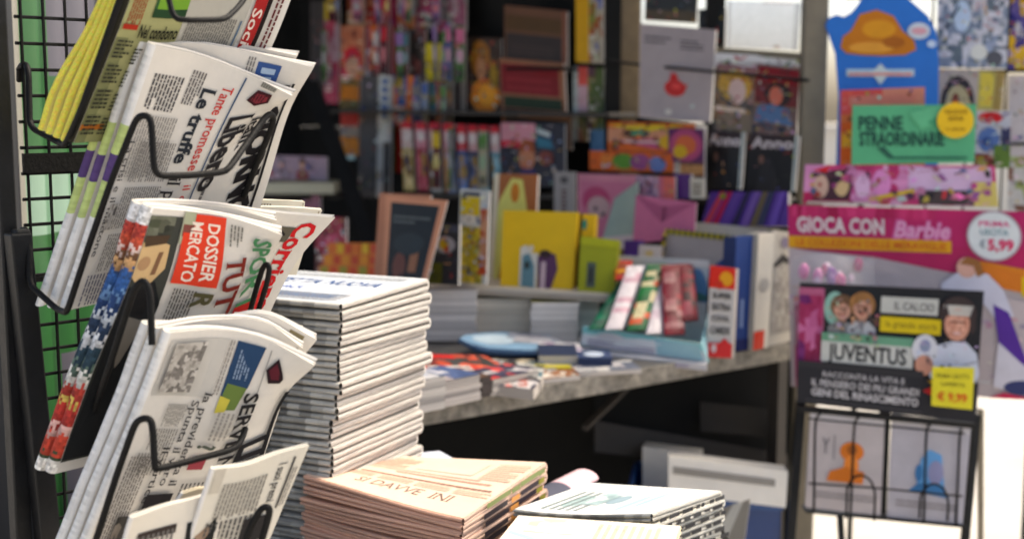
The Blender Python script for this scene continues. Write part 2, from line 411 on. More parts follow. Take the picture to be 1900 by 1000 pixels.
# ---- group 2: the upper middle basket
R2 = [[(290, 85, 1.335), (372, 103, 1.375), (455, 135, 1.40), (542, 178, 1.405)],
      [(236, 245, 1.36), (312, 252, 1.395), (395, 256, 1.42), (484, 226, 1.44)],
      [(181, 410, 1.385), (258, 402, 1.415), (335, 396, 1.45), (410, 365, 1.48)],
      [(126, 576, 1.41), (195, 560, 1.44), (285, 540, 1.475), (380, 515, 1.51)]]
RED, NAVY = (188, 52, 46), (40, 62, 98)
def art_libero(S):
    S.lines(.10, .06, .24, .30, 9, (70, 68, 70), seed=1)
    S.lines(.06, .33, .20, .44, 5, (95, 92, 92), seed=2)
    S.text('Le truffe', .115, .445, .095, (44, 48, 54), .03, w=.33, serif=True)
    S.text('Tante promesse', .085, .575, .075, RED, .006, w=.39, serif=True)
    S.rect(.02, .685, .62, .697, (62, 84, 112))
    S.text('Libero', .23, .725, .16, INK, .03, w=.36, serif=True)
    S.text('Italia', .27, .90, .07, INK, .02, w=.2, serif=True)
    S.poly([(.055, .80), (.13, .765), (.165, .84), (.13, .915), (.055, .90)], (62, 30, 34)); S.poly([(.075, .81), (.125, .79), (.145, .84), (.12, .895), (.075, .885)], (122, 52, 60))
    S.lines(.08, .80, .13, .88, 4, (70, 30, 36), seed=7)
    S.rect(.0, .80, .03, .90, (150, 148, 140)); S.lines(.002, .80, .028, .90, 6, (95, 93, 88), seed=9, word=.001)
    S.lines(.26, .06, .50, .36, 14, (150, 147, 143), seed=3)
    S.text('La crisi e il mattone', .36, .035, .045, (58, 56, 58), .004, w=.44)
    for k, (a, c) in enumerate(((.36, .52), (.54, .70), (.72, .86))): S.lines(a, .12, c, .42, 17, (128, 125, 122), seed=20 + k)
    S.text('il prezzo', .50, .45, .10, INK, .015, w=.27, serif=True); S.text('il dopo', .53, .585, .06, RED, .006, w=.18)
    S.photo(.60, .05, .70, .11, [(120, 116, 112), (170, 166, 160), (90, 86, 84)], 8, 8, 5)
    S.lines(.87, .06, .985, .45, 14, (112, 112, 124), seed=31); S.rect(.80, .5, .96, .64, (172, 178, 184)); S.lines(.66, .70, .95, .95, 9, (96, 94, 92), seed=33)
newspaper('front newspaper in the upper full basket, headlines Le truffe and Tante promesse', 'newspapers in the wire rack', R2, .0125, art_libero,
          news_fold(1, [(.31, .42, GRN), (.42, .52, PUR), (.52, .66, GRN)]), seed=1)
def art_plain(k):
    def f(S):
        S.lines(.05, .1, .3, .5, 12, seed=k); S.lines(.35, .1, .6, .5, 12, seed=k + 1); S.lines(.02, .955, .3, .985, 1, (150, 140, 120), seed=k)
    return f
def art_giorno(S):
    S.rect(.035, .70, .165, .835, (62, 88, 136)); S.rect(.06, .73, .09, .81, (176, 194, 214)); S.rect(.105, .74, .14, .80, (176, 194, 214)); S.lines(.02, .64, .10, .69, 3, (120, 118, 118), seed=2)
    S.text('IL GIORNO', .14, .80, .12, (30, 28, 30), .06, w=.62, serif=True); S.rect(.13, .935, .8, .95, (30, 28, 30))
    S.lines(.3, .4, .7, .66, 9, seed=8); S.rect(.72, .45, .75, .95, (60, 66, 80))
R2b = shift(R2, (-23, -6), (26, -62), (14, 10), .012)
R2b[1][3] = (536, 210, 1.452); R2b[2][3] = (494, 350, 1.49); R2b[3][3] = (440, 520, 1.52); R2b[1][2] = (430, 232, 1.43); R2b[2][2] = (372, 385, 1.465)
newspaper('second newspaper of the upper full basket, heavy black masthead running down beside the dark wire', 'newspapers in the wire rack', R2b, .0125, art_giorno, news_fold(2, [(.31, .43, GRN), (.43, .53, PUR), (.53, .67, GRN)]), seed=2)
R2c = shift(R2b, (-22, -3), (-30, -10), (0, -12), .012)
newspaper('rear newspaper of the upper full basket, white with purple and green bands on its fold', 'newspapers in the wire rack', R2c, .0125, None, news_fold(3, [(.31, .42, GRN), (.42, .52, PUR), (.52, .66, GRN)]), seed=3)
# ---- group 1: top basket, yellow folded papers and a tinted one
YEL = (226, 216, 112)
R1 = [[(262, -60, 1.30), (345, -60, 1.34), (450, -60, 1.39), (566, -70, 1.43)],
      [(226, 40, 1.315), (310, 48, 1.36), (415, 45, 1.405), (512, 70, 1.44)],
      [(182, 150, 1.335), (265, 152, 1.38), (360, 155, 1.425), (455, 190, 1.46)],
      [(136, 265, 1.355), (205, 262, 1.40), (300, 265, 1.44), (400, 300, 1.48)]]
def art_top(S):
    S.rect(0, 0, 1, .42, (158, 158, 118)); S.rect(.42, 0, 1, .09, (128, 130, 96)); S.rect(0, .42, 1, .78, (178, 176, 168))
    Q = Surf(lambda s_, t_, w: S.fn(1 - t_, s_, w), S.H, S.W, S.mb); Q.k = S.k + 8; Q.text('Nel condono', .14, .59, .075, (20, 20, 18), .02, w=.27); Q.rect(.01, .63, .12, .66, (150, 50, 34)); [Q.lines(.01 + .0 * k, .05 + .14 * k, .125, .16 + .14 * k, 5, (52, 52, 44), seed=k) for k in range(4)]; 
    [Q.lines(.15, .05 + .13 * k, .40, .15 + .13 * k, 5, (70, 70, 58), seed=30 + k) for k in range(4)]
    S.rect(.90, .0, .93, .2, (190, 120, 60)); S.lines(.05, .03, .34, .14, 6, (140, 74, 50), seed=60)
    S.rect(.10, .20, .29, .42, (52, 84, 52)); S.rect(.10, .22, .26, .42, (112, 150, 62)); S.rect(.24, .20, .29, .42, (36, 62, 40))
    S.lines(.3, .45, .8, .74, 20, (118, 116, 112), seed=71); S.rect(.30, .755, .9, .765, (88, 108, 128))
    S.rect(.0, .80, .62, .87, (150, 44, 44)); S.text('Società', .22, .805, .055, (226, 214, 204), .01, w=.34)
    S.rect(.0, .87, .7, .895, (30, 20, 20)); S.lines(.0, .92, .6, .97, 2, (90, 40, 40), seed=77)
newspaper('olive tinted newspaper in the topmost basket with the words Nel condono', 'newspapers in the wire rack', R1, .010, art_top, lambda a, v: (44, 42, 34), col=(214, 211, 204), seed=4)
def yellow(k, lab):
    sp = k * 1.0
    rows = [[(252 - 10 * sp, -60, 1.312 + .009 * k), (300, -60, 1.35 + .009 * k), (380, -60, 1.40 + .009 * k)],
            [(206 - 13 * sp, 60, 1.327 + .009 * k), (250, 60, 1.365 + .009 * k), (330, 60, 1.41 + .009 * k)],
            [(160 - 17 * sp, 170 - 4 * sp, 1.345 + .009 * k), (220, 170, 1.385 + .009 * k), (290, 170, 1.425 + .009 * k)],
            [(124 - 15 * sp, 264 - 7 * sp, 1.365 + .009 * k), (190, 255, 1.40 + .009 * k), (260, 250, 1.44 + .009 * k)]]
    rr = random.Random(k)
    newspaper(lab, 'yellow papers in the topmost basket', rows, .0085, None, lambda a, v: tuple(c * (.92 + .1 * rr.random()) for c in YEL), col=(222, 212, 140), seed=k)
for k, l in enumerate(('yellow folded paper nearest the olive page in the top basket', 'second yellow folded paper from the olive page in the top basket', 'third yellow folded paper from the olive page in the top basket', 'yellow folded paper furthest out against the wire grid in the top basket')): yellow(k, l)
# ---- group 3: the sports papers
R3 = [[(285, 386, 1.30), (350, 392, 1.34), (430, 404, 1.38), (524, 436, 1.41)],
      [(238, 530, 1.32), (318, 520, 1.365), (412, 530, 1.405), (494, 500, 1.44)],
      [(166, 705, 1.345), (250, 690, 1.39), (340, 680, 1.43), (440, 660, 1.47)],
      [(104, 878, 1.37), (180, 860, 1.41), (280, 840, 1.45), (380, 810, 1.49)]]
DK = (46, 46, 46)
def art_dossier(S):
    S.rect(.03, .0, .96, .30, (60, 62, 58)); S.photo(.03, .0, .15, .24, [(84, 88, 74), (96, 98, 86), (58, 60, 54)], 5, 5, 3)
    S.poly([(.15, .0), (.30, .0), (.33, .05), (.34, .16), (.28, .25), (.17, .24), (.14, .12)], (198, 172, 134))
    S.ell(.245, .06, .03, .05, (168, 138, 108)); S.poly([(.2, .16), (.3, .14), (.3, .18), (.2, .2)], (120, 92, 72)); S.poly([(.12, .0), (.17, .02), (.16, .2), (.12, .22)], (70, 56, 44))
    S.poly([(.34, 0), (.95, .0), (.95, .30), (.42, .3), (.33, .2)], (26, 28, 30)); S.poly([(.45, .08), (.68, .1), (.78, .2), (.7, .28), (.48, .24)], (118, 114, 108)); S.poly([(.35, .05), (.44, .06), (.45, .2), (.36, .2)], (18, 18, 20))
    S.rect(.0, .30, .16, .40, (168, 172, 150)); S.rect(.06, .31, .12, .40, (120, 76, 70))
    S.rect(.005, .395, .34, .625, (204, 74, 54)); S.rect(.1, .32, .34, .42, (204, 74, 54))
    S.text('DOSSIER', .04, .50, .085, (240, 226, 214), .02, w=.28); S.text('MERCATO', .04, .375, .085, (240, 226, 214), .02, w=.29)
    S.lines(.36, .36, .52, .52, 8, (90, 88, 84), seed=5); S.lines(.03, .66, .14, .76, 4, (120, 118, 112), seed=6)
    S.text('TUTTO', .20, .66, .13, (116, 44, 36), .03, w=.42, serif=True); S.text('R', .36, .50, .12, (88, 84, 60), .03)
    S.text('SPORT', .07, .83, .12, (74, 124, 88), .03, w=.42); S.rect(.45, .82, .7, .95, (160, 40, 38)); S.text('AL VIA', .47, .84, .08, (238, 228, 218), .02, w=.2)
    for k in range(3): S.lines(.56 + .13 * k, .34, .67 + .13 * k, .78, 18, (110, 108, 104), seed=80 + k)
def sport_fold(seed):
    bands = [(.0, .08, (238, 238, 236)), (.08, .13, (190, 70, 60)), (.13, .18, (206, 86, 62)), (.18, .21, (226, 200, 190)), (.21, .24, (120, 84, 60)), (.24, .27, (206, 160, 110)), (.27, .30, (60, 90, 140)), (.30, .36, (52, 96, 160)), (.36, .39, (110, 150, 196)), (.39, .44, (40, 66, 112)),
             (.44, .47, (196, 204, 212)), (.47, .52, (44, 62, 88)), (.52, .56, (210, 212, 214)), (.56, .62, (46, 70, 84)), (.62, .65, (90, 112, 100)), (.65, .69, (214, 212, 204)), (.69, .74, (178, 62, 52)), (.74, .77, (206, 180, 90)), (.77, .84, (188, 58, 50)), (.84, .87, (216, 170, 160)), (.87, .94, (196, 70, 52)), (.94, .96, (60, 70, 50)), (.96, 1.01, (234, 230, 222))]
    r = random.Random(seed); jit = {}
    def f(a, v):
        y = 1 - v; i = (int(y * 90), int(a * 8))
        if i not in jit: jit[i] = (r.random() - .5)
        yy = min(1, max(0, y + jit[i] * .045 * (1 if .1 < y < .93 else 0))); c = (230, 230, 230)
        for a0, a1, col in bands:
            if a0 <= yy < a1: c = col
        g = sum(c) / 3; return tuple(max(0, min(255, (g + (q - g) * .8) * (.95 + .35 * jit[i]))) for q in c)
    return f
newspaper('front sports newspaper with the red DOSSIER MERCATO box and a dark suited man', 'newspapers in the wire rack', R3, .015, art_dossier, sport_fold(1), seed=6)
R3b = shift(R3, (-19, -6), (-10, -25), (0, -2), .015)
newspaper('second sports newspaper with a red and blue printed fold just behind the DOSSIER MERCATO one', 'newspapers in the wire rack', R3b, .015, None, sport_fold(5), seed=7)
def art_corriere(S):
    S.rect(.10, .62, .22, .80, (96, 92, 82)); S.rect(.12, .66, .17, .76, (40, 38, 38)); S.text('Corriere', .05, .80, .14, (186, 44, 50), .03, w=.66, serif=True)
    S.lines(.1, .1, .7, .6, 22, seed=9); S.rect(.5, .7, 1, .8, (200, 60, 60))
RC = [[(330, 382, 1.41), (430, 385, 1.44), (530, 396, 1.47), (622, 404, 1.49)],
      [(330, 480, 1.42), (400, 478, 1.45), (480, 475, 1.485), (556, 478, 1.51)],
      [(300, 580, 1.43), (380, 575, 1.465), (450, 570, 1.50), (510, 560, 1.52)],
      [(260, 690, 1.44), (330, 680, 1.48), (400, 670, 1.51), (470, 660, 1.53)]]
newspaper('newspaper with the red masthead Corriere behind the sports newspapers', 'newspapers in the wire rack', shift(RC, (0, 0), (0, 0), dd=-.02), .006, art_corriere, seed=8)
RD = [[(425, 372, 1.445), (480, 371, 1.46), (530, 372, 1.475), (566, 374, 1.49)], [(410, 440, 1.45), (470, 440, 1.47), (520, 440, 1.48), (560, 440, 1.5)], [(400, 500, 1.46), (450, 500, 1.48), (500, 500, 1.49), (540, 500, 1.51)]]
newspaper('cream newspaper standing tallest behind the red Corriere masthead', 'newspapers in the wire rack', shift(RD, (0, 0), (0, 0), dd=.06), .006, art_plain(3), col=(226, 221, 206), seed=9)
RD2 = [[(430, 384, 1.435), (490, 384, 1.45), (550, 386, 1.465), (598, 390, 1.48)], [(410, 450, 1.44), (470, 450, 1.46), (530, 450, 1.475), (570, 450, 1.49)], [(400, 510, 1.45), (450, 510, 1.47), (500, 510, 1.485), (550, 510, 1.5)]]
newspaper('cream newspaper between the tallest one and the red Corriere masthead', 'newspapers in the wire rack', shift(RD2, (0, 0), (0, 0), dd=.05), .006, art_plain(5), col=(224, 219, 206), seed=10)
# ---- group 4
R4 = [[(318, 617, 1.285), (405, 612, 1.325), (490, 628, 1.35), (584, 678, 1.36)],
      [(262, 765, 1.305), (345, 768, 1.345), (440, 778, 1.375), (522, 745, 1.40)],
      [(198, 920, 1.325), (285, 915, 1.37), (380, 905, 1.41), (478, 880, 1.44)],
      [(136, 1080, 1.35), (215, 1070, 1.40), (320, 1055, 1.44), (430, 1020, 1.47)]]
def art_merav(S):
    S.rect(.03, .02, .26, .44, (196, 193, 187)); S.text('4', .045, .30, .035, INK, .01)
    S.poly([(.03, .50), (.03, .70), (.20, .66), (.25, .56), (.25, .50)], (44, 68, 96)); S.poly([(.19, .52), (.30, .50), (.29, .62), (.20, .655)], (104, 122, 70)); S.poly([(.24, .5), (.31, .5), (.3, .56), (.25, .57)], (196, 186, 92)); S.lines(.06, .54, .17, .64, 5, (140, 156, 176), seed=3)
    S.lines(.03, .45, .24, .49, 2, (150, 146, 140), seed=4); S.rect(.03, .735, .25, .742, (150, 148, 146))
    S.poly([(.115, .86), (.05, .80), (.115, .745), (.175, .79), (.175, .875), (.15, .885)], (40, 26, 30)); S.poly([(.115, .84), (.075, .80), (.115, .765), (.155, .80), (.155, .855)], (84, 34, 44))
    S.text('la previdenza il', .235, .40, .05, (56, 54, 56), .006, w=.40, serif=True); S.text('Spunta il vero', .27, .335, .05, (56, 54, 56), .006, w=.36, serif=True)
    for k in range(3): S.lines(.29 + .1 * k, .17 - .04 * k, .38 + .1 * k, .32, 10, (140, 137, 132), seed=40 + k)
    S.text('CHE SERVE NE', .17, .655, .105, (34, 32, 34), .03, w=-.52) if False else S.text('SERVE NE', .215, .655, .10, (34, 32, 34), .025, w=.42, serif=True)
    S.text('LIBERO', .47, .78, .17, (28, 27, 30), .05, w=.40, serif=True); S.rect(.235, .955, .99, .99, (26, 26, 28))
    S.text('?', .44, .48, .11, (86, 92, 84), .03); S.rect(.5, .47, .56, .57, (150, 74, 82)); S.lines(.3, .52, .42, .64, 4, (160, 156, 150), seed=47)
    S.photo(.04, .05, .24, .28, [(150, 146, 140), (176, 172, 166), (120, 116, 112), (196, 192, 186)], 16, 12, 5)
    S.text('Il vertice della lega', .46, .25, .05, INK, .01, w=.50); S.rect(.66, .27, .78, .45, (34, 32, 34)); S.lines(.5, .04, .95, .2, 8, (110, 106, 104), seed=52)
    S.lines(.62, .48, .95, .74, 10, (96, 94, 92), seed=55); S.photo(.74, .12, .98, .24, [(110, 104, 98), (60, 58, 56), (170, 164, 156)], 6, 4, 7)
newspaper('front newspaper of the lower basket with a navy photo box and a small dark shield', 'newspapers in the wire rack', R4, .0115, art_merav, news_fold(11), seed=11)
R4b = shift(R4, (-21, -8), (10, -36), (0, -6), .011); R4b[0][3] = (562, 646, 1.385)
newspaper('second newspaper of the lower basket, right behind the one with the navy photo box', 'newspapers in the wire rack', R4b, .0115, art_plain(14), news_fold(12), seed=12)
R4c = shift(R4b, (-20, -6), (10, -20), (0, 0), .011); R4c[0][1] = (380, 600, 1.355); R4c[0][3] = (588, 630, 1.40); R4c[1][3] = (545, 690, 1.42)
def art_c(S): S.rect(.02, .84, .07, .93, (140, 130, 104)); S.lines(.1, .1, .6, .8, 20, seed=4)
newspaper('third newspaper of the lower basket, its corner sticking out towards the tall stack', 'newspapers in the wire rack', R4c, .0115, art_c, news_fold(13), seed=13)
for k, (xx, yy) in enumerate(((562, 608), (538, 596), (510, 586), (485, 574))):
    rw = [[(300 + 12 * k, 606 - 5 * k, 1.372 + .01 * k), (390, 594 - 5 * k, 1.40 + .01 * k), (480, (594 - 5 * k + yy) / 2, 1.42 + .01 * k), (xx, yy, 1.435 + .01 * k)],
          [(280, 680, 1.385 + .01 * k), (370, 670, 1.41 + .01 * k), (450, 665, 1.43 + .01 * k), (xx - 30, 665, 1.45 + .01 * k)],
          [(250, 760, 1.40 + .01 * k), (340, 750, 1.42 + .01 * k), (420, 745, 1.44 + .01 * k), (xx - 62, 745, 1.465 + .01 * k)]]
    newspaper(['cream newspaper fanned out fourth', 'cream newspaper fanned out fifth', 'cream newspaper fanned out sixth', 'cream newspaper fanned out last'][k] + ' behind the front one of the lower basket', 'newspapers in the wire rack', rw, .005, art_plain(20 + k), nlay=3, col=(226, 222, 210), seed=20 + k)
# ---- group 5, bottom
R5a = [[(398, 870, 1.25), (460, 862, 1.27), (520, 840, 1.29), (574, 826, 1.30)], [(372, 950, 1.262), (430, 940, 1.285), (490, 925, 1.305), (536, 915, 1.32)], [(340, 1050, 1.28), (400, 1040, 1.30), (460, 1020, 1.32), (496, 1010, 1.335)]]
def art_suoi(S):
    S.rect(.0, .02, .3, .12, (196, 190, 178)); S.text('I suoi premi', .12, .70, .10, (52, 50, 50), .01, w=.42, serif=True); S.rect(.08, .86, .62, .885, (60, 58, 58)); S.lines(.2, .15, .6, .62, 12, (140, 136, 130), seed=9)
    S.lines(.62, .1, .98, .6, 10, (90, 88, 86), seed=10); S.lines(.2, .90, .6, .97, 2, (150, 146, 140), seed=12); S.rect(.66, .5, .9, .8, (44, 42, 42))
newspaper('newspaper reading I suoi premi with its pointed corner up, bottom of the rack', 'newspapers in the wire rack', R5a, .006, art_suoi, col=(222, 217, 205), seed=31)
R5b = [[(248, 960, 1.225), (310, 938, 1.245), (360, 925, 1.262), (420, 905, 1.275)], [(225, 1030, 1.24), (290, 1015, 1.255), (350, 1000, 1.27), (405, 985, 1.285)], [(200, 1100, 1.25), (270, 1090, 1.265), (330, 1075, 1.28), (390, 1060, 1.295)]]
def art_bot(S):
    S.rect(.25, .1, .36, .5, (60, 52, 48)); S.rect(.28, .62, .6, .95, (34, 36, 34)); S.ell(.45, .8, .1, .08, (150, 130, 112)); S.lines(.3, .1, .9, .5, 8, seed=3)
newspaper('lowest newspaper at the bottom edge of the rack with dark photos on it', 'newspapers in the wire rack', R5b, .006, art_bot, col=(226, 220, 208), seed=32)
R5c = [[(340, 915, 1.28), (375, 906, 1.285), (402, 916, 1.29)], [(318, 950, 1.285), (360, 940, 1.29), (398, 945, 1.295)], [(300, 990, 1.29), (340, 985, 1.295), (390, 985, 1.30)]]
newspaper('crumpled cream newspaper edge between the two lowest papers of the rack', 'newspapers in the wire rack', R5c, .005, None, col=(214, 202, 178), nlay=3, seed=33)
# ================================================================ ground and kiosk
m = MB(); m.grid(lambda u, v: Vector((-60 + 120 * u, -20 + 140 * v, 0)), 8, 8, (200, 196, 188)); T(m.build('pavement', PAVE), kind='structure')
E1 = Vector((.76, .649, 0)).normalized(); E2 = Vector((-.649, .76, 0)).normalized()   # along the counter / into the kiosk
CZ = .895; K0 = PG(770, 755, CZ); CR = PG(1472, 637, CZ)
CDIR = (CR - K0).normalized(); CIN = Vector((-CDIR.y, CDIR.x, 0))
ct = empty('display_counter', Vector((CR.x, CR.y, 0)), 'long counter with a worn grey metal edge, covered in magazines and boxes', 'counter')
m = MB(); o = K0 - CDIR * 1.0; ln = (CR - o)
m.box(o + Vector((0, 0, -.012)) + CIN * .006, ln, CIN * 1.15, (0, 0, .012)); chld(m, 'counter_top', TOP, ct)
m = MB(); m.box(o + Vector((0, 0, -.042)), ln, CIN * .005, (0, 0, .043)); chld(m, 'edge_band', WORN, ct, bevel=.0015)
m = MB(); m.box(o + Vector((0, 0, -.12)) + CIN * .35, ln, CIN * .03, (0, 0, .10)); chld(m, 'rail', BLACKP, ct)
m = MB(); m.box(P(1172, 720, 3.02), P(1090, 800, 3.05) - P(1172, 720, 3.02), CIN * .02, Vector((0, 0, .012))); chld(m, 'strut', BROWNS, ct)
m = MB(); q = CR + CIN * .02; m.box(Vector((q.x - .02, q.y, 0)), CDIR * .035, CIN * .035, (0, 0, CZ - .05)); chld(m, 'leg', BROWNS, ct)
m = MB(); q = PG(1003, 703, CZ); m.box(q + Vector((-.012, -.006, -.06)), (.012, 0, 0), CIN * .08, (0, 0, .066)); chld(m, 'strap', WIRE, ct)

ks = empty('news_kiosk', Vector((0, 4.6, 0)), 'dark metal news kiosk with taupe corner posts and shelves of magazines', 'kiosk')
def wallq(name, pts, th, mt, cols=None):   # vertical or any quad extruded along its normal
    a, b, c, d = [Vector(p) for p in pts]; n = (b - a).cross(d - a).normalized() * -th
    mb = MB(); mb.hexa([a, b, c, d, a + n, b + n, c + n, d + n]); return chld(mb, name, mt, ks)
def wp(px, z, add=.22):                    # point on the inner display wall at height z
    d = DW(px) + add; p = P(px, 300, d); return Vector((p.x, p.y, z))
# rear display wall: low part all along, high part up to the window
wallq('rear_wall', [wp(560, .0), wp(1490, .0), wp(1490, 1.42), wp(560, 1.42)], .02, BLACKP)
wallq('rear_wall_upper', [wp(560, 1.421), wp(1180, 1.421), wp(1180, 2.6), wp(560, 2.6)], .02, BLACKP)
a, b = wp(560, 0), wp(560, 0) + Vector((-1.6, -.6, 0))
wallq('side_wall', [b, a, a + Vector((0, 0, 2.6)), b + Vector((0, 0, 2.6))], .02, BLACKP)
# roof over the kiosk, unseen, added to shade the interior, front trimmed for skylight
rz = 2.6; A = wp(1500, rz) + Vector((.12, .0, 0)); B = wp(540, rz) + Vector((0, .3, 0)); Cc = Vector((-2.6, 4.6, rz)); D = Vector((-1.9, 3.4, rz)); E = Vector((-.1, 3.05, rz))
mb = MB(); ps = [E, A, B, Cc, D]; up = Vector((0, 0, .08)); mb.add(ps + [p + up for p in ps], [(4, 3, 2, 1, 0), (5, 6, 7, 8, 9)] + [(i, (i + 1) % 5, (i + 1) % 5 + 5, i + 5) for i in range(5)], (60, 60, 58)); chld(mb, 'unseen_roof', BLACKP, ks)
# under-counter back board, lower shelf with a lighter lip
wallq('under_board', [PG(1180, 860, .12) * 1, PG(1478, 860, .12) * 1, PG(1478, 860, .12) + Vector((0, 0, .1)), PG(1180, 860, .12) + Vector((0, 0, .1))], .01, BLACKP) if False else None
def under(name, pts, mt, th=.02):
    a, b, c, d = [P(*p) for p in pts]; n = (b - a).cross(d - a).normalized() * -th
    mb = MB(); mb.hexa([a, b, c, d, a + n, b + n, c + n, d + n]); return chld(mb, name, mt, ks)
under('under_panel', [(560, 1080, 3.6), (1188, 1080, 3.62), (1188, 720, 3.55), (560, 720, 3.5)], BLACKP)
under('lower_board', [(1104, 834, 3.40), (1458, 874, 3.48), (1462, 655, 3.50), (1104, 655, 3.42)], BLACKP)
under('lower_shelf', [(1104, 838, 3.36), (1462, 876, 3.44), (1462, 842, 3.45), (1104, 780, 3.37)], BROWNS)
under('orange_strip', [(1300, 800, 3.39), (1450, 812, 3.42), (1450, 760, 3.43), (1300, 745, 3.40)], mat('faded_panel', (26, 21, 15), .7, noise=.5, nscale=8), .004)
for k, (x0, x1, z0, z1, dd, mt) in enumerate(((1486, 1528, 0, 2.6, 3.42, TAUPE), (1122, 1150, CZ, 2.6, 4.05, BLACKP), (1150, 1184, CZ, 2.6, 4.12, mat('tan_painted_metal', (120, 102, 74), .5, noise=.25, nscale=15)))):
    a = P(x0, 300, dd); b = P(x1, 300, dd + .01)
    mb = MB(); mb.box(Vector((a.x, a.y, z0)), Vector((b.x - a.x, 0, 0)), Vector((0, .05, 0)), (0, 0, z1 - z0)); chld(mb, 'corner_post', mt, ks, bevel=.003)
def bar(name, p0, p1, h, mt, dth=.03):
    a, b = P(*p0), P(*p1); mb = MB(); mb.box(a - Vector((0, 0, h / 2)), b - a, (0, dth, 0), (0, 0, h)); return chld(mb, name, mt, ks, bevel=.002)
bar('window_rail', (1318, 93, 3.80), (1500, 106, 3.50), .018, TAUPE)
bar('window_sill', (1180, 226, 4.0), (1330, 246, 3.8), .03, BLACKP)
a = P(1330, 60, 3.86); mb = MB(); mb.box(Vector((a.x - .03, a.y, CZ)), (.055, 0, 0), (0, .04, 0), (0, 0, 2.6 - CZ)); chld(mb, 'window_mullion', BLACKP, ks, bevel=.002)
mb = MB(); mb.tube([P(1120, 112, 3.98), P(1190, 121, 3.95), P(1500, 150, 3.36)], .0045, smooth=0); chld(mb, 'holding_wire', WIRE, ks)
mb = MB(); mb.tube([P(940, 128, 4.3), P(1060, 128, 4.1), P(1070, 130, 4.05)], .006, smooth=0); chld(mb, 'shelf_wire', WIRE, ks)
# shelves on the wall
def shelf(p0, p1, dep=.14, h=.014, mt=None):
    a, b = P(*p0), P(*p1); n = (b - a).normalized(); n = Vector((n.y, -n.x, 0)) * -1
    mb = MB(); mb.box(a, b - a, n * dep, (0, 0, -h)); return chld(mb, 'shelf', mt or BROWNS, ks, bevel=.002)
shelf((590, 203, 4.9), (1130, 210, 3.95)); shelf((740, 360, 4.65), (1060, 362, 4.1)); shelf((1080, 362, 4.0), (1480, 372, 3.45)); shelf((470, 366, 4.6), (630, 362, 4.6), .3)
# leaning dark brace behind the stacks
mb = MB(); mb.box(P(560, 150, 4.4), P(690, 500, 4.3) - P(560, 150, 4.4), (.05, .02, 0), (0, .03, 0)); chld(mb, 'brace', BLACKP, ks)

# green and white ribbed shutter behind the wire rack
gs = empty('ribbed_shutter', Vector((-1.0, 2.1, 0)), 'green and pale ribbed shutter seen through the wire grid at the far left', 'shutter')
mb = MB(); A0 = P(-90, 500, 1.82); B0 = P(430, 500, 2.75); A0.z = 0; B0.z = 0; dv = (B0 - A0).normalized(); nn = Vector((dv.y, -dv.x, 0))
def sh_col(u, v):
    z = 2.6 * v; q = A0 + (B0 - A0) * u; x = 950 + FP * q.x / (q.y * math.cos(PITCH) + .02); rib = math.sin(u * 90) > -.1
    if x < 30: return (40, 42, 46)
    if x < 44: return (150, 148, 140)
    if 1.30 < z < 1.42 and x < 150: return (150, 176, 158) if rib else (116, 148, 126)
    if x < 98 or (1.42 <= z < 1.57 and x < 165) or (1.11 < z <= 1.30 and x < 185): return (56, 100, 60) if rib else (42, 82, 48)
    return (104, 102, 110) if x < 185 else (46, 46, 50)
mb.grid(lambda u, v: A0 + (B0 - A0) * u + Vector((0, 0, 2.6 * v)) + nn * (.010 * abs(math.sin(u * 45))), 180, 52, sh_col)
chld(mb, 'panel', PLAST, gs)

# ================================================================ low table and the stacks on it
LZ = .75
lt_ = empty('low_table', Vector((-.2, 1.9, 0)), 'low dark table carrying the newspaper stacks in front of the counter', 'table')
mb = MB(); mb.box((-1.05, 1.55, LZ - .03), (1.43, .0, 0), (0, .75, 0), (0, 0, .03)); chld(mb, 'table_top', BLACKP, lt_)
for x, y in ((-1.0, 1.6), (.32, 1.6), (-1.0, 2.22), (.32, 2.22)):
    mb = MB(); mb.box((x, y, 0), (.04, 0, 0), (0, .04, 0), (0, 0, LZ - .03)); chld(mb, 'leg', BLACKP, lt_)
ORD = ['topmost', 'second', 'third', 'fourth', 'fifth', 'sixth', 'seventh', 'eighth', 'ninth', 'tenth', 'eleventh', 'twelfth', 'thirteenth', 'fourteenth', 'fifteenth', 'sixteenth', 'seventeenth', 'eighteenth', 'nineteenth', 'twentieth', 'twenty-first', 'twenty-second']
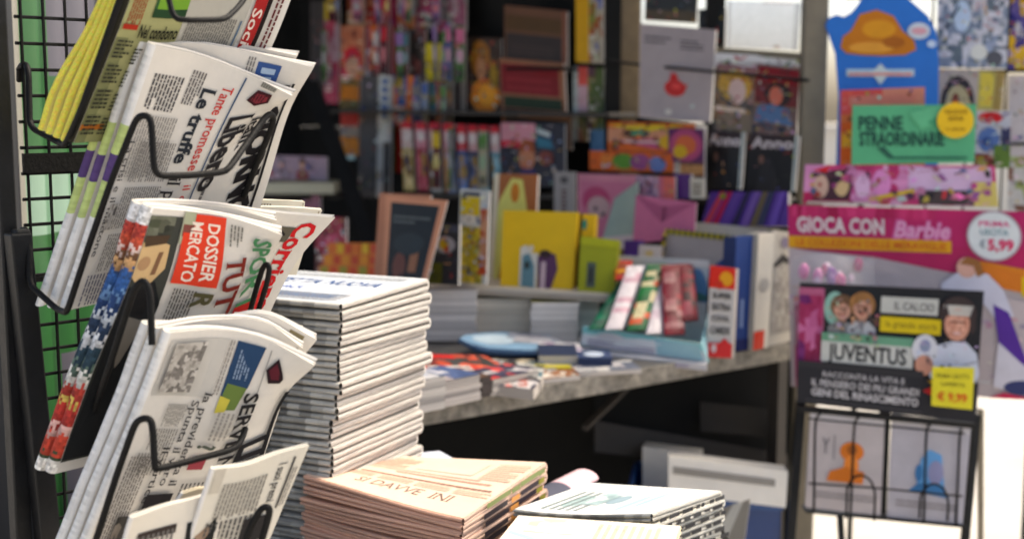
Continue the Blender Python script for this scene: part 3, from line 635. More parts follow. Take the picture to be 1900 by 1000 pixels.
# tall stack: every folded paper is an object
a_ = Vector((.438, .899, 0)); b_ = Vector((-.899, .438, 0))
near = P(628, 562, 1.95); th = .0205; ztop = near.z
n_st = int((ztop - LZ) / th) + 1
rs = random.Random(5)
def folded(o, a, b, la, lb, th, name, label, cat, group, seed, art=None, side=(206, 202, 196), top=None, spine=(176, 176, 174), sag=0, slump=0, rear_rise=0, jag=.004, warp=0, gapf=1):
    """folded paper lying flat: fold at the end of a, spine side along b. o = near top corner"""
    r = random.Random(seed); root = empty(name, Vector((o.x, o.y, o.z - th)), label, cat, group)
    ja = r.gauss(0, .011); a = Vector((a.x - b.x * ja, a.y - b.y * ja, 0)); b = Vector((b.x + a.x * ja, b.y + a.y * ja, 0)); fat = r.uniform(.85, 1.1)
    def top_z(u, v): return -sag * 4 * v * (1 - v) * (1 - u) + rear_rise * u - warp * u * v - slump * math.sin(3.1 * v + seed) * (1 - u)
    def pt(u, v, w): return o + a * (la * u) + b * (lb * v) + Vector((0, 0, top_z(u, v) * (1 - w / th * .25) - w))
    def leaf(w0, w1, ju):
        mb.grid(lambda u, v: pt(u, v, w0), 10, 12, side if w0 > 0 else (top or side))
        # near side (v=0): rounded leaf edges, then the fold roll at u=1
        h = (w1 - w0) / 2
        mb.grid(lambda u, q: pt(u, 0, w0 + h - h * math.cos(math.pi * q)) - b * (h * .8 * math.sin(math.pi * q) * (.6 + .4 * math.sin(u * 7 + seed) ** 2)), 16, 10, lambda u, v: tuple(c * (.98 + .04 * math.sin(u * 31 + v * 9 + seed)) * (.86 if int(v * 10) % 3 == 1 else 1) for c in side))
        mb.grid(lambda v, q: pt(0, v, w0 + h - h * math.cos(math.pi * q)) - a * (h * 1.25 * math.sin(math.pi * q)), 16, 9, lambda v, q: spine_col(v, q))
        mb.grid(lambda u, v: pt(u, 1 - v, w1), 8, 6, side)
    bk = r.random(); off = r.uniform(-.03, .03)
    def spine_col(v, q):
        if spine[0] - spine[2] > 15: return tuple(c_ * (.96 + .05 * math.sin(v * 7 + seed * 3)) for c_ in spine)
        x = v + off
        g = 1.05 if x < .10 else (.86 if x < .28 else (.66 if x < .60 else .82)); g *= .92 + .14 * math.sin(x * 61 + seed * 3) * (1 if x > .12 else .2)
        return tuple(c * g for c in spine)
    mb = MB(); g = th * r.uniform(.06, .26) * gapf
    leaf(0, th / 2 - g / 2, 0); leaf(th / 2 + g / 2, th - .0006, 0)
    # fold roll joining both leaves at u=1
    R = th / 2 - .0004
    mb.grid(lambda q, v: pt(1, v, R - R * math.cos(math.pi * q)) + a * (R * .8 * math.sin(math.pi * q)), 10, 12, tuple(min(255, c * 1.1) for c in side))
    mb.grid(lambda u, q: pt(1, 0, R) + (a * (math.sin(u * math.pi) * .8) + Vector((0, 0, math.cos(u * math.pi)))) * (R * (.45 + .55 * q)), 10, 2, tuple(min(255, c * 1.12) for c in side))
    chld(mb, 'pages', NEWS, root)
    if art:
        S = Surf(lambda s, t, w: pt(s, t, -w - .0004), la, lb, MB()); art(S); chld(S.mb, 'front_page', NEWS, root)
    return root
def art_stack(S):   # seen from the camera: reading along the far-left direction
    S.rect(.02, .02, .98, .98, (226, 230, 234)); S.rect(.05, .1, .3, .5, (206, 216, 226)); S.rect(.12, .12, .24, .44, (120, 156, 196))
    S2 = Surf(lambda s, t, w: S.fn(.97 - t * .9, .02 + s * .96, w), S.H, S.W, S.mb); S2.k = S.k
    S2 = Surf(lambda s, t, w: S.fn(min(1, t), 1 - s, w), S.H, S.W, S.mb); S2.k = S.k + 1
    S2.text('LA GAZZETTA NUOVA', .06, .55, .16, (48, 84, 132), .02, w=.86); S2.text('CRONACA', .36, .35, .1, (60, 100, 170), .01, w=.25); S2.text('SPORT', .10, .33, .1, (70, 90, 180), .01, w=.14)
    S2.lines(.05, .80, .95, .94, 4, (120, 126, 134), seed=4); S2.lines(.55, .05, .95, .28, 6, (150, 150, 156), seed=6)
for i in range(n_st):
    z = ztop - i * th
    drift = -.0007 * i - (.008 if i > 8 else 0) * min(1, (i - 8) / 4) + rs.uniform(-.0035, .0035)
    o = Vector((near.x + drift, near.y, z)) + a_ * rs.gauss(0, .004) + b_ * rs.gauss(0, .002)
    folded(o, a_, b_, .27 + rs.uniform(-.004, .004), .36, th, 'folded_newspaper', (ORD[i] if i < len(ORD) else 'lowest') + ' folded newspaper of the tall grey stack' + (', white with blue lettering' if i == 0 else (' counting from its top' if i else '')),
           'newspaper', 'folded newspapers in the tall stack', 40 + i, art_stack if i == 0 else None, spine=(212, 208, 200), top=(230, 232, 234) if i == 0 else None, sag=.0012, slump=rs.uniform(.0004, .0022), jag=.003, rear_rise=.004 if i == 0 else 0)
# salmon stack
SAL = (220, 182, 162); SALT = (236, 210, 192)
n2 = P(856, 957, 1.80); sb = Vector((-math.cos(math.radians(37)), math.sin(math.radians(37)), 0)); sa = Vector((math.cos(math.radians(59)), math.sin(math.radians(59)), 0))
def art_salmon(S):
    S.rect(.0, .0, 1, 1, SALT)
    Q = Surf(lambda s, t, w: S.fn(.02 + t * .96, 1 - s, w), S.H, S.W, S.mb); Q.k = S.k + 1
    Q.text('SI DAVVE  INI', .22, .15, .11, (118, 100, 92), .0, w=.60, serif=True); Q.lines(.12, .40, .95, .46, 1, (150, 120, 108), seed=2, word=.006); Q.lines(.3, .50, .9, .56, 1, (186, 150, 136), seed=3)
    Q.rect(.36, .64, .72, .90, (232, 204, 190)); Q.lines(.1, .56, .95, .60, 1, (206, 176, 162), seed=13); [Q.lines(.05 + .24 * k, .30, .26 + .24 * k, .385, 3, (216, 184, 168), seed=60 + k) for k in range(4)]; Q.lines(.08, .62, .3, .92, 7, (206, 172, 156), seed=5); Q.lines(.78, .60, .97, .92, 8, (206, 172, 156), seed=6)
def salmon(i):
    o = n2 + Vector((rs.uniform(-.003, .003), rs.uniform(-.003, .003), -.0135 * i)); t2 = .0132
    root = folded(o, sa, sb, .235, .318, t2, 'financial_newspaper', ORD[i] + ' salmon newspaper of the pink stack' + (', its top page sunlit' if i == 0 else ' counting from its top'), 'newspaper', 'salmon newspapers in the stack', 90 + i, art_salmon if i == 0 else None,
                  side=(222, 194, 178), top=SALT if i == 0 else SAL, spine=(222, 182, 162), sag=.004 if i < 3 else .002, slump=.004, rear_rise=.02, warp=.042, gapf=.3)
    # printed edge of the magazine folded inside, seen on the right side
    mb = MB(); r2 = random.Random(i)
    for k, (u0, u1, c) in enumerate(((.22, .50, (52, 46, 50)), (.52, .62, (206, 150, 92)), (.64, .88, (46, 38, 48)), (.885, .96, (142, 138, 60)))):
        e = r2.uniform(-.02, .02); aa = o + sa * (.235 * (u0 + e)) - sb * .0058 + Vector((0, 0, -t2 * .85 + .02 * (u0 + u1) / 2)); sl_ = Vector((0, 0, .02 * (u1 - u0))); mb.quad(aa, aa + sa * (.235 * (u1 - u0)) + sl_, aa + sa * (.235 * (u1 - u0)) + sl_ + Vector((0, 0, t2 * .58)), aa + Vector((0, 0, t2 * .58)), c if i else (130, 140, 96))
    chld(mb, 'supplement_edge', GLOSS, root)
for i in range(13): salmon(i)
# white folded papers behind, and the cream one in front
def flat_stack(px, py, d, ang_a, ang_b, la, lb, n, th, lab, grp, art, side, topc, spine, zb=LZ, name='folded_newspaper', seed=0, cat='newspaper'):
    o = P(px, py, d); A = Vector((math.cos(math.radians(ang_a)), math.sin(math.radians(ang_a)), 0)); B = Vector((-math.cos(math.radians(ang_b)), math.sin(math.radians(ang_b)), 0))
    for i in range(n):
        oo = o + Vector((rs.uniform(-.004, .004), rs.uniform(-.004, .004), -i * th))
        folded(oo, A, B, la, lb, th * .95, name, (ORD[i] + ' ' + lab), cat, grp, seed + i, art if i == 0 else None, side=side, top=topc if i == 0 else side, spine=spine, sag=.003, slump=.004)
def art_white(S):
    S.rect(.0, .0, 1, 1, (232, 234, 232)); S.ell(.4, .75, .2, .07, (176, 196, 196)); S.ell(.5, .5, .16, .06, (150, 168, 176)); S.ell(.42, .35, .3, .03, (176, 200, 218)); S.ell(.56, .28, .3, .025, (176, 200, 218)); S.lines(.1, .6, .7, .9, 5, (140, 150, 150), seed=3)
    S.photo(.3, .55, .7, .68, [(210, 216, 216), (160, 178, 180), (225, 228, 226)], 6, 3, 5)
flat_stack(1212, 958, 1.86, 46, 12, .17, .205, 9, .0125, 'newspaper of the white stack at the right, its striped edge to the right', 'newspapers in the low white stack', art_white, (222, 220, 212), (232, 234, 232), (170, 174, 174), seed=200)
# striped printed edges on the white stack
so_ = P(1212, 958, 1.86); A = Vector((math.cos(math.radians(46)), math.sin(math.radians(46)), 0)); B = Vector((-math.cos(math.radians(12)), math.sin(math.radians(12)), 0))
whites = [o for o in bpy.data.objects if o.parent is None and o.get('group') == 'newspapers in the low white stack']
for i, root in enumerate(whites):
    mb = MB(); r2 = random.Random(i + 50); x = .04
    while x < .95:
        w = r2.uniform(.03, .16); aa = so_ + A * (.17 * x) - B * .006 + Vector((0, 0, -.0125 * i - .0105))
        mb.quad(aa, aa + A * (.17 * w), aa + A * (.17 * w) + Vector((0, 0, .0065)), aa + Vector((0, 0, .0065)), r2.choice([(36, 38, 44), (48, 48, 52), (60, 62, 66)])); x += w + r2.uniform(.01, .08)
    chld(mb, 'supplement_edge', GLOSS, root)
def art_cream(S):
    S.rect(0, 0, 1, 1, (238, 230, 214)); S.poly([(.08, .55), (.15, .52), (.56, .98), (.48, .99)], (176, 204, 218)); S.lines(.3, .1, .9, .5, 8, (218, 206, 186), seed=2); S.photo(.55, .6, .95, .9, [(238, 230, 206), (236, 220, 194), (228, 226, 216)], 5, 4, 3)
for i in range(11):
    t3 = .0125; o = P(1235, 1042, 1.68) + Vector((0, 0, -i * t3))
    A3 = Vector((math.cos(math.radians(75)), math.sin(math.radians(75)), 0)); B3 = Vector((-math.cos(math.radians(12)), math.sin(math.radians(12)), 0))
    folded(o + Vector((rs.uniform(-.003, .003), 0, 0)), A3, B3,   .15, .235, t3 * .95, 'folded_newspaper', ORD[i] + ' cream newspaper in the front stack at the bottom edge', 'newspaper', 'cream newspapers in the front stack', 300 + i, art_cream if i == 0 else None, side=(226, 212, 186), top=(238, 230, 214) if i == 0 else (226, 212, 186), spine=(206, 190, 160), sag=.002)
# rolled pink and grey newspaper between the stacks, and white papers behind the salmon stack
def roll_paper(pa, pb, r, label, cols, seed):
    a, b = P(*pa), P(*pb); ax = (b - a); n = Vector((0, 0, 1)); s_ = ax.cross(n).normalized()
    root = empty('rolled_newspaper', a - Vector((0, 0, r)), label, 'newspaper'); mb = MB()
    def f(u, v):
        an = 2 * math.pi * v * 1.15; rr = r * (1 - .10 * v); return a + ax * u + s_ * (rr * 1.15 * math.cos(an)) + n * (rr * .62 * math.sin(an))
    mb.grid(f, 14, 30, lambda u, v: cols[0] if u > .5 else cols[1]); chld(mb, 'outer_sheet', NEWS, root, smooth=True)
    mb = MB(); 
    for k in range(1, 4): mb.grid(lambda u, v: a.lerp(b, .02 + .97 * u) + s_ * (r * 1.1 * (1 - .26 * k) * math.cos(2 * math.pi * v)) + n * (r * .55 * (1 - .26 * k) * math.sin(2 * math.pi * v)), 2, 20, (222, 206, 204) if k % 2 else (180, 150, 150))
    chld(mb, 'inner_sheets', NEWS, root)
    return root
roll_paper((985, 935, 2.10), (1086, 884, 2.26), .023, 'rolled newspaper, grey then pink towards its rounded end, between two stacks', [(226, 196, 202), (84, 86, 98)], 1)
roll_paper((985, 952, 2.12), (1076, 904, 2.27), .014, 'thin rolled pink paper under the larger grey and pink roll', [(216, 170, 182), (60, 56, 60)], 2)
flat_stack(770, 870, 2.20, 20, 60, .085, .10, 9, .016, 'small white folded paper behind the salmon stack', 'white papers behind the salmon stack', None, (206, 210, 226), (214, 218, 232), (190, 194, 210), seed=330, name='folded_paper', cat='paper')
# ================================================================ goods on display (background)
def item(name, label, cat, group, tl, tr, br, bl, dl, dr, th=.008, art=None, col=(225, 222, 216), mt=None, part='cover', block='pages', blockcol=(214, 210, 204), lean=0, busy=None):
    """a thin upright or lying thing whose front has these picture corners and depths (left, right); lean adds depth at the top"""
    TLp, TRp, BRp, BLp = P(tl[0], tl[1], dl + lean), P(tr[0], tr[1], dr + lean), P(br[0], br[1], dr), P(bl[0], bl[1], dl)
    n = (BRp - BLp).cross(TLp - BLp).normalized()
    def fn(s, t, w=0): return (BLp * (1 - s) + BRp * s) * (1 - t) + (TLp * (1 - s) + TRp * s) * t + n * w
    Wm = ((BRp - BLp).length + (TRp - TLp).length) / 2; Hm = ((TLp - BLp).length + (TRp - BRp).length) / 2
    root = empty(name, fn(.5, 0, -th / 2), label, cat, group)
    if th > .0015:
        mb = MB(); mb.slab(lambda s, t, w: fn(.004 + .992 * s, .004 + .992 * t, w), -.0013, -th, blockcol); chld(mb, block, CARD, root)
    S = Surf(lambda s, t, w: fn(s, t, w), Wm, Hm, MB(), .0004)
    S.mb.slab(fn, 0, -.0012, col)
    if art: art(S)
    nb = busy if busy is not None else (1 if name in ('magazine', 'magazine_cover', 'comic_sheet', 'poster', 'toy_box', 'book_header') and art else 0)
    if nb:
        m_ = sum(col) / 3; dkp = [tuple(v * .45 for v in col), tuple(min(255, v * 1.25 + 20) for v in col), (222, 218, 212), (34, 30, 34), tuple(min(255, v * .8 + 10) for v in col)]
        S.busy(int(tl[0] * 7 + tl[1]), int(nb * max(14, min(90, (tr[0] - tl[0]) * (bl[1] - tl[1]) / 160))), dkp + [tuple(v * .6 + 60 for v in col), tuple(v * .7 for v in col), (176, 70, 66), (190, 166, 84), (84, 100, 140), (196, 160, 140)], sc=max(.45, min(1, 60 / max(20, tr[0] - tl[0]))))
    chld(S.mb, part, mt or GLOSS, root)
    return root
def rc(x0, y0, x1, y1, sl=.04, dx=0): return (x0 + dx, y0), (x1 + dx, y0 + sl * (x1 - x0)), (x1, y1 + sl * (x1 - x0)), (x0, y1)
def dd(x0, x1, off=0): return DW(x0) - off, DW(x1) - off
def mag(label, x0, y0, x1, y1, art, col=(225, 222, 216), sl=.03, off=.06, th=.008, group=None, name='magazine', cat='magazine', dx=0, **k):
    a, b = dd(x0, x1, off); return item(name, label, cat, group, *rc(x0, y0, x1, y1, sl, dx), a, b, th, art, col, **k)
def art_mix(pal, seed, nx=6, ny=8, title=None, tc=(240, 235, 220), band=None, person=None, strip=None):
    def f(S):
        S.photo(0, 0, 1, 1, pal, nx, ny, seed)
        if band: S.rect(0, .82, 1, 1, band)
        if person: S.person(.5, .0, .75, **person)
        if strip: S.rect(0, .05, 1, .2, strip)
        if title: S.text(title, .06, .85, .11, tc, .03, w=.86)
        for k in range(2): S.lines(.08, .12 + .2 * k, .5, .2 + .2 * k, 2, tc, seed=seed + k, word=.01)
    return f
PK, RD_, YL, BL, WH, BK, GR, OR, PU, BR, TE = (214, 110, 150), (178, 38, 44), (206, 176, 38), (64, 104, 156), (208, 206, 208), (30, 28, 30), (84, 124, 62), (206, 108, 40), (112, 62, 138), (92, 64, 50), (48, 110, 120)
GRY = (128, 122, 120); GS = (78, 72, 70)
G1_ = 'magazines on the top shelf of the kiosk'
# --- top shelf
mag('grey magazine spines standing at the far left end of the top shelf', 576, 2, 601, 192, lambda S: [S.rect(a, 0, a + .12, 1, (52, 48, 48)) for a in (.25, .6)], GS, group=G1_, th=.03)
mag('narrow pink and white magazine with a yellow head beside the grey spines', 602, 4, 628, 192, art_mix([(200, 170, 180), (176, 80, 100), (150, 120, 130)], 3, 3, 8, band=(190, 165, 50)), group=G1_)
mag('peach coloured magazine at the top edge above the red faced one', 644, -30, 680, 52, art_mix([(200, 130, 100), (190, 150, 120), (150, 80, 60)], 4, 3, 5), group=G1_, off=.02)
mag('orange red magazine at the top edge next to the peach one', 679, -30, 704, 56, art_mix([(204, 70, 40), (180, 60, 50), (210, 150, 120)], 5, 3, 5), group=G1_, off=.02)
mag('magenta magazine at the top edge above the striped magazines', 704, -30, 738, 60, art_mix([(190, 40, 90), (150, 30, 70), (120, 60, 130)], 6, 3, 5), group=G1_, off=.02)
mag('pale magazine with a blue oval at the top edge', 738, -30, 770, 54, lambda S: (S.rect(0, 0, 1, .3, (196, 120, 60)), S.ell(.5, .45, .4, .25, BL), S.rect(0, .8, 1, 1, (200, 60, 70))), (196, 196, 190), group=G1_, off=.02)
mag('pink grey magazine at the top edge right of the blue oval one', 772, -30, 832, 60, art_mix([(60, 50, 50), (150, 60, 90), (110, 104, 104)], 8, 4, 5), group=G1_, off=.02)
mag('soft pink magazine at the top edge left of the dark shelf', 828, -30, 864, 58, art_mix([(176, 150, 156), (150, 90, 110), (130, 124, 124)], 9, 4, 5), group=G1_, off=.02)
mag('magazine with a pink and red face above yellow, second from the grey spines', 632, 48, 676, 200, art_mix([(196, 60, 90), (210, 150, 120), (190, 120, 90), (120, 60, 50)], 10, 4, 8, person=dict(hair=(196, 50, 60), top=(206, 150, 60))), group=G1_)
mag('magazine in a blue and white dress print beside the red faced one', 680, 52, 714, 200, art_mix([(90, 110, 170), (190, 190, 200), (150, 60, 70)], 11, 3, 8, person=dict(hair=(150, 40, 50), top=(180, 60, 60))), group=G1_)
mag('red and white striped magazine seen almost edge on', 714, 46, 731, 175, lambda S: [S.rect(a, 0, a + .2, 1, (206, 180, 176)) for a in (.1, .6)], (150, 46, 60), group=G1_, off=.08)
mag('dark red magazine edge on with a pale stripe', 731, 46, 750, 190, lambda S: S.rect(.5, 0, .75, 1, (190, 186, 180)), (120, 34, 46), group=G1_, off=.08)
mag('brownish magazine with dull pink figures in the middle of the top shelf', 750, 54, 790, 165, art_mix([(90, 74, 66), (120, 74, 70), (70, 64, 60), (104, 96, 88)], 12, 4, 6), group=G1_)
mag('yellow magazine with small dark figures along its foot', 786, 80, 836, 200, lambda S: (S.photo(0, 0, 1, .42, [(150, 120, 40), (60, 40, 36), (180, 140, 90), (120, 30, 30)], 5, 4, 3), S.lines(.15, .6, .85, .75, 2, (160, 140, 30), seed=1, word=.02)), (206, 188, 36), group=G1_)
mag('mixed magazine edges to the right of the yellow magazine', 836, 66, 862, 206, lambda S: [S.rect(a, 0, a + .14, 1, c) for a, c in ((.05, (70, 84, 60)), (.3, (150, 144, 140)), (.55, (60, 50, 50)), (.78, (180, 170, 160)))], (110, 100, 96), group=G1_)
mag('magazine with a golden dressed portrait on a dark ground', 866, 70, 930, 205, lambda S: (S.ell(.4, .72, .3, .24, (150, 100, 40)), S.ell(.42, .58, .14, .17, (180, 130, 96)), S.ell(.55, .2, .42, .24, (206, 126, 24)), S.ell(.6, .22, .24, .15, (230, 160, 50)), S.ell(.8, .5, .12, .2, (150, 120, 30))), (62, 44, 32), group=G1_)
# --- second row: low shelf front covers
G2_ = 'magazines standing on the middle shelf'
mag('magazine with purple and orange shapes under the yellow one', 720, 140, 775, 232, art_mix([(110, 60, 150), (200, 110, 50), (60, 80, 130), (140, 120, 40)], 21, 5, 5), group=G2_, off=.12)
mag('magazine with a teal ball and green lettering left of the orange patch', 775, 150, 838, 236, lambda S: (S.photo(0, 0, 1, 1, [(70, 96, 80), (96, 60, 60), (120, 110, 80), (60, 60, 66)], 6, 5, 22), S.ell(.45, .6, .32, .36, (96, 140, 150)), S.text('OK', .25, .5, .2, (150, 160, 70), .03, w=.4), S.ell(.92, .65, .1, .15, (206, 140, 40))), group=G2_, off=.12)
mag('narrow magazine with an orange and red band left of the tall grey spines', 632, 152, 666, 288, lambda S: (S.rect(0, .75, 1, .95, (190, 120, 40)), S.rect(0, .4, 1, .6, (170, 60, 50)), S.rect(0, 0, 1, .25, (200, 130, 50)), S.rect(0, .25, 1, .4, (150, 140, 130))), (110, 96, 60), group=G2_, off=.1)
mag('white price strip under the narrow orange magazine', 628, 287, 658, 296, None, (190, 214, 210), name='price_strip', cat='price strip', off=.12, th=.003)
mag('tall grey book spines hanging beside the white cover', 664, 140, 700, 366, lambda S: [S.rect(a, 0, a + .10, 1, (60, 56, 54)) for a in (.2, .5, .78)], (96, 92, 92), group=G2_, off=.14, th=.03, dx=6)
mag('white magazine with blue capital letters running down its edge', 698, 140, 724, 365, lambda S: (S.rect(.05, .45, .7, 1, (208, 208, 202)), [S.ell(.5, .95 - .07 * k, .22, .025, (70, 100, 150)) for k in range(5)], S.rect(.5, 0, 1, .45, (70, 66, 64))), (184, 182, 178), group=G2_, off=.14, dx=4)
mag('olive and red magazine end behind the white cover', 724, 200, 746, 320, lambda S: S.rect(.5, 0, 1, 1, (150, 30, 36)), (104, 104, 40), group=G2_, off=.08)
rb = random.Random(4)
tops = [(220, 196, 190), (206, 140, 150), (214, 170, 170), (206, 130, 140), (214, 196, 196), (190, 50, 60), (204, 160, 160), (206, 90, 100), (208, 178, 178)]
lows = [(190, 170, 120), (150, 60, 70), (190, 190, 186), (190, 130, 80), (120, 130, 150), (60, 84, 130), (50, 60, 90), (70, 130, 150), (110, 150, 160)]
CN = ['white topped comic with a yellow foot, leftmost', 'rose topped comic with a dark red foot, second', 'pale pink comic with a white foot, third', 'rose comic with an orange brown foot, fourth', 'whitish comic with a grey blue foot, fifth', 'red topped comic with a blue foot, sixth', 'pink comic with a navy foot, seventh', 'bright red topped comic with a teal foot, eighth', 'pink comic with a pale teal foot, ninth']
for i in range(9):
    x = 750 + i * 20.5 if i > 3 else 750 + i * 26
    def ac(S, i=i):
        S.rect(0, .62, 1, 1, tops[i]); S.rect(0, .90, .8, 1, (190, 40, 56)); S.ell(.4, .8, .3, .08, (226, 214, 210)); S.rect(0, 0, 1, .62, lows[i]); S.photo(.0, .05, .7, .55, [lows[i], tuple(min(255, c + 40) for c in lows[i]), (150, 120, 60), (60, 60, 90)], 3, 5, i)
        S.rect(.82, 0, 1, 1, (34, 28, 30))
    mag(CN[i] + ' of the upright row', x, 226 + i, x + (25 if i < 4 else 22), 354 + i, ac, group='comics in the upright row', off=.2, sl=.02, dx=-6)
mag('comic with a red haired boy and pink heading, right end of the row', 930, 228, 1048, 345, lambda S: (S.rect(0, .0, 1, 1, (40, 40, 52)), S.rect(0, .72, .55, 1, (210, 150, 160)), S.rect(0, .62, .5, .72, (190, 40, 60)), S.ell(.42, .45, .13, .2, (190, 130, 100)), S.poly([(.28, .5), (.36, .76), (.52, .72), (.56, .5), (.44, .6)], (150, 80, 40)), S.poly([(.2, 0), (.35, .28), (.55, .28), (.62, 0)], (56, 44, 90)), S.poly([(.55, .8), (.8, .74), (.84, .6), (.6, .62)], (50, 110, 130)), S.poly([(.56, .92), (.8, .86), (.78, .78), (.6, .84)], (196, 206, 206)), S.ell(.72, .45, .12, .12, (120, 60, 50))), group='comics in the upright row', off=.22, sl=.02)
# --- dark right part of the shelves
mag('dark brown book tilted on the upper shelf above the red one', 936, 10, 1052, 122, lambda S: (S.rect(.03, .05, .93, .55, (58, 48, 44)), S.rect(.03, .6, .93, .85, (86, 62, 32)), S.lines(.1, .2, .8, .4, 3, (74, 60, 56), seed=2, word=.02), S.rect(.93, 0, 1, 1, (130, 84, 66))), (108, 76, 56), sl=.10, off=.05, name='book', cat='book')
mag('dark red book with an ochre border lying against the shelf', 932, 108, 1052, 236, lambda S: (S.rect(.02, .50, .92, .93, (122, 18, 28)), S.rect(.05, .3, .95, .46, (36, 54, 34)), S.rect(.05, .05, .95, .28, (60, 48, 40)), S.lines(.1, .55, .8, .8, 2, (140, 40, 48), seed=2, word=.03)), (150, 104, 78), sl=.08, off=.09, name='book', cat='book', dx=-6)
mag('dark blue book edge with a tan border under the red book', 962, 206, 1060, 270, lambda S: (S.rect(.0, .0, .92, .8, (24, 36, 44)),), (150, 110, 84), sl=.09, off=.12, name='book', cat='book')
mag('yellow book spine standing by the dark post', 1068, -20, 1092, 116, None, (206, 160, 24), off=.1, name='book', cat='book', th=.03)
mag('comic with blue and orange pictures between the yellow spine and the dark post', 1093, -20, 1118, 118, art_mix([(110, 120, 170), (180, 170, 150), (150, 90, 50), (130, 130, 60)], 31, 3, 7), off=.1)
mag('small pink headed magazine under the yellow spine', 1064, 124, 1090, 262, lambda S: (S.rect(0, .6, 1, 1, (206, 90, 80)), S.rect(0, .4, 1, .75, (206, 170, 176)), S.rect(0, 0, .35, 1, (180, 186, 180)), S.photo(.35, 0, 1, .4, [(60, 80, 40), (110, 100, 60), (150, 110, 90)], 3, 3, 1)), (120, 60, 60), off=.1)
mag('greyish magazine with green plants under the blue and orange comic', 1091, 126, 1120, 240, art_mix([(110, 80, 84), (70, 84, 40), (120, 110, 60), (90, 60, 70)], 33, 3, 5), off=.1)
# --- window area
def art_grey(seed, blob):
    def f(S):
        S.lines(.06, .80, .42, .90, 2, (104, 98, 100), seed=seed, word=.012); S.lines(.55, .76, .86, .88, 3, (104, 98, 100), seed=seed + 1, word=.012)
        S.ell(.5, .34, .15, .09, blob); S.ell(.48, .43, .06, .07, blob); S.poly([(.6, .36), (.68, .40), (.62, .28)], blob); S.ell(.52, .36, .07, .03, tuple(min(255, c + 30) for c in blob))
        S.ell(.42, .08, .05, .03, (220, 214, 206)); S.ell(.75, .16, .025, .015, (200, 214, 210)); S.ell(.45, .5, .02, .01, (200, 120, 140))
    return f
a, b = 3.9, 3.76
item('book', 'grey book with a small red bird shape, behind the thin wire by the window', 'book', None, (1188, 44), (1328, 56), (1318, 228), (1186, 218), a, b, .012, art_grey(3, (186, 52, 48)), (172, 162, 162), name='x') if False else item('book', 'grey book with a small red bird shape, behind the thin wire by the window', 'book', None, (1188, 44), (1328, 56), (1318, 228), (1186, 218), a, b, .012, art_grey(3, (186, 52, 48)), (172, 162, 162))
item('magazine', 'dark magazine with a brown foot standing above the grey bird book', 'magazine', None, (1198, -30), (1296, -30), (1292, 44), (1196, 38), 3.98, 3.9, .008, lambda S: (S.rect(0, 0, 1, .3, (84, 74, 60)), S.rect(.05, .3, .95, .9, (52, 54, 54))), (60, 62, 62))
item('magazine', 'black magazine corner with a red rose shape beside the window', 'magazine', None, (1296, 18), (1346, 16), (1344, 86), (1296, 84), 3.9, 3.84, .008, lambda S: S.ell(.5, .4, .24, .2, (170, 24, 40)), (26, 28, 28))
item('paper_sheet', 'blue white paper sheet hanging in the bright window', 'paper', None, (1350, 2), (1486, 6), (1480, 94), (1348, 88), 3.86, 3.62, art=lambda S: (S.rect(.0, .0, .05, 1, (190, 196, 206)), S.rect(.93, 0, 1, 1, (150, 156, 160)), S.rect(.5, .96, .9, 1, (190, 110, 100)), S.ell(.72, .05, .05, .05, (190, 130, 80))), col=(226, 232, 244), mt=mat('translucent_sheet', None, .5, alpha=.35), th=.001)
item('magazine_cover', 'magazine cover of a blonde woman in plastic sleeve under the window rail', 'magazine', 'covers hanging at the window', (1330, 118), (1404, 126), (1396, 262), (1322, 250), 3.72, 3.62, .004, lambda S: (S.rect(0, .9, 1, 1, (150, 110, 110)), S.photo(0, 0, 1, .9, [(110, 92, 74), (130, 104, 80), (90, 84, 80), (140, 120, 110)], 6, 6, 3), S.ell(.5, .72, .42, .22, (196, 158, 78)), S.ell(.56, .64, .22, .18, (216, 190, 184)), S.ell(.58, .57, .05, .015, (150, 50, 80)), S.poly([(.1, .1), (.2, .42), (.9, .42), (1, .1)], (130, 116, 100)), S.lines(.05, .35, .8, .48, 1, (226, 206, 190), seed=4, word=.03)), (160, 130, 100))
item('magazine_cover', 'magazine cover with a dark red heading and a dark haired woman', 'magazine', 'covers hanging at the window', (1404, 118), (1484, 128), (1476, 262), (1396, 250), 3.61, 3.5, .004, lambda S: (S.rect(0, .72, 1, .97, (128, 18, 30)), S.rect(0, .45, 1, .75, (110, 44, 44)), S.ell(.55, .6, .3, .17, (50, 34, 32)), S.ell(.5, .58, .16, .13, (206, 120, 100)), S.poly([(.0, .05), (.1, .4), (.4, .46), (.8, .42), (1, .1)], (92, 120, 156)), S.photo(0, 0, 1, .2, [(80, 80, 90), (120, 100, 96), (50, 54, 66)], 6, 3, 3)), (120, 100, 96))
item('magazine_cover', 'white rimmed plastic header behind the two hanging covers', 'magazine', None, (1318, 98), (1500, 108), (1494, 132), (1316, 124), 3.78, 3.52, .003, lambda S: S.lines(.1, .2, .9, .7, 1, (190, 186, 186), seed=3, word=.02), (236, 234, 234))
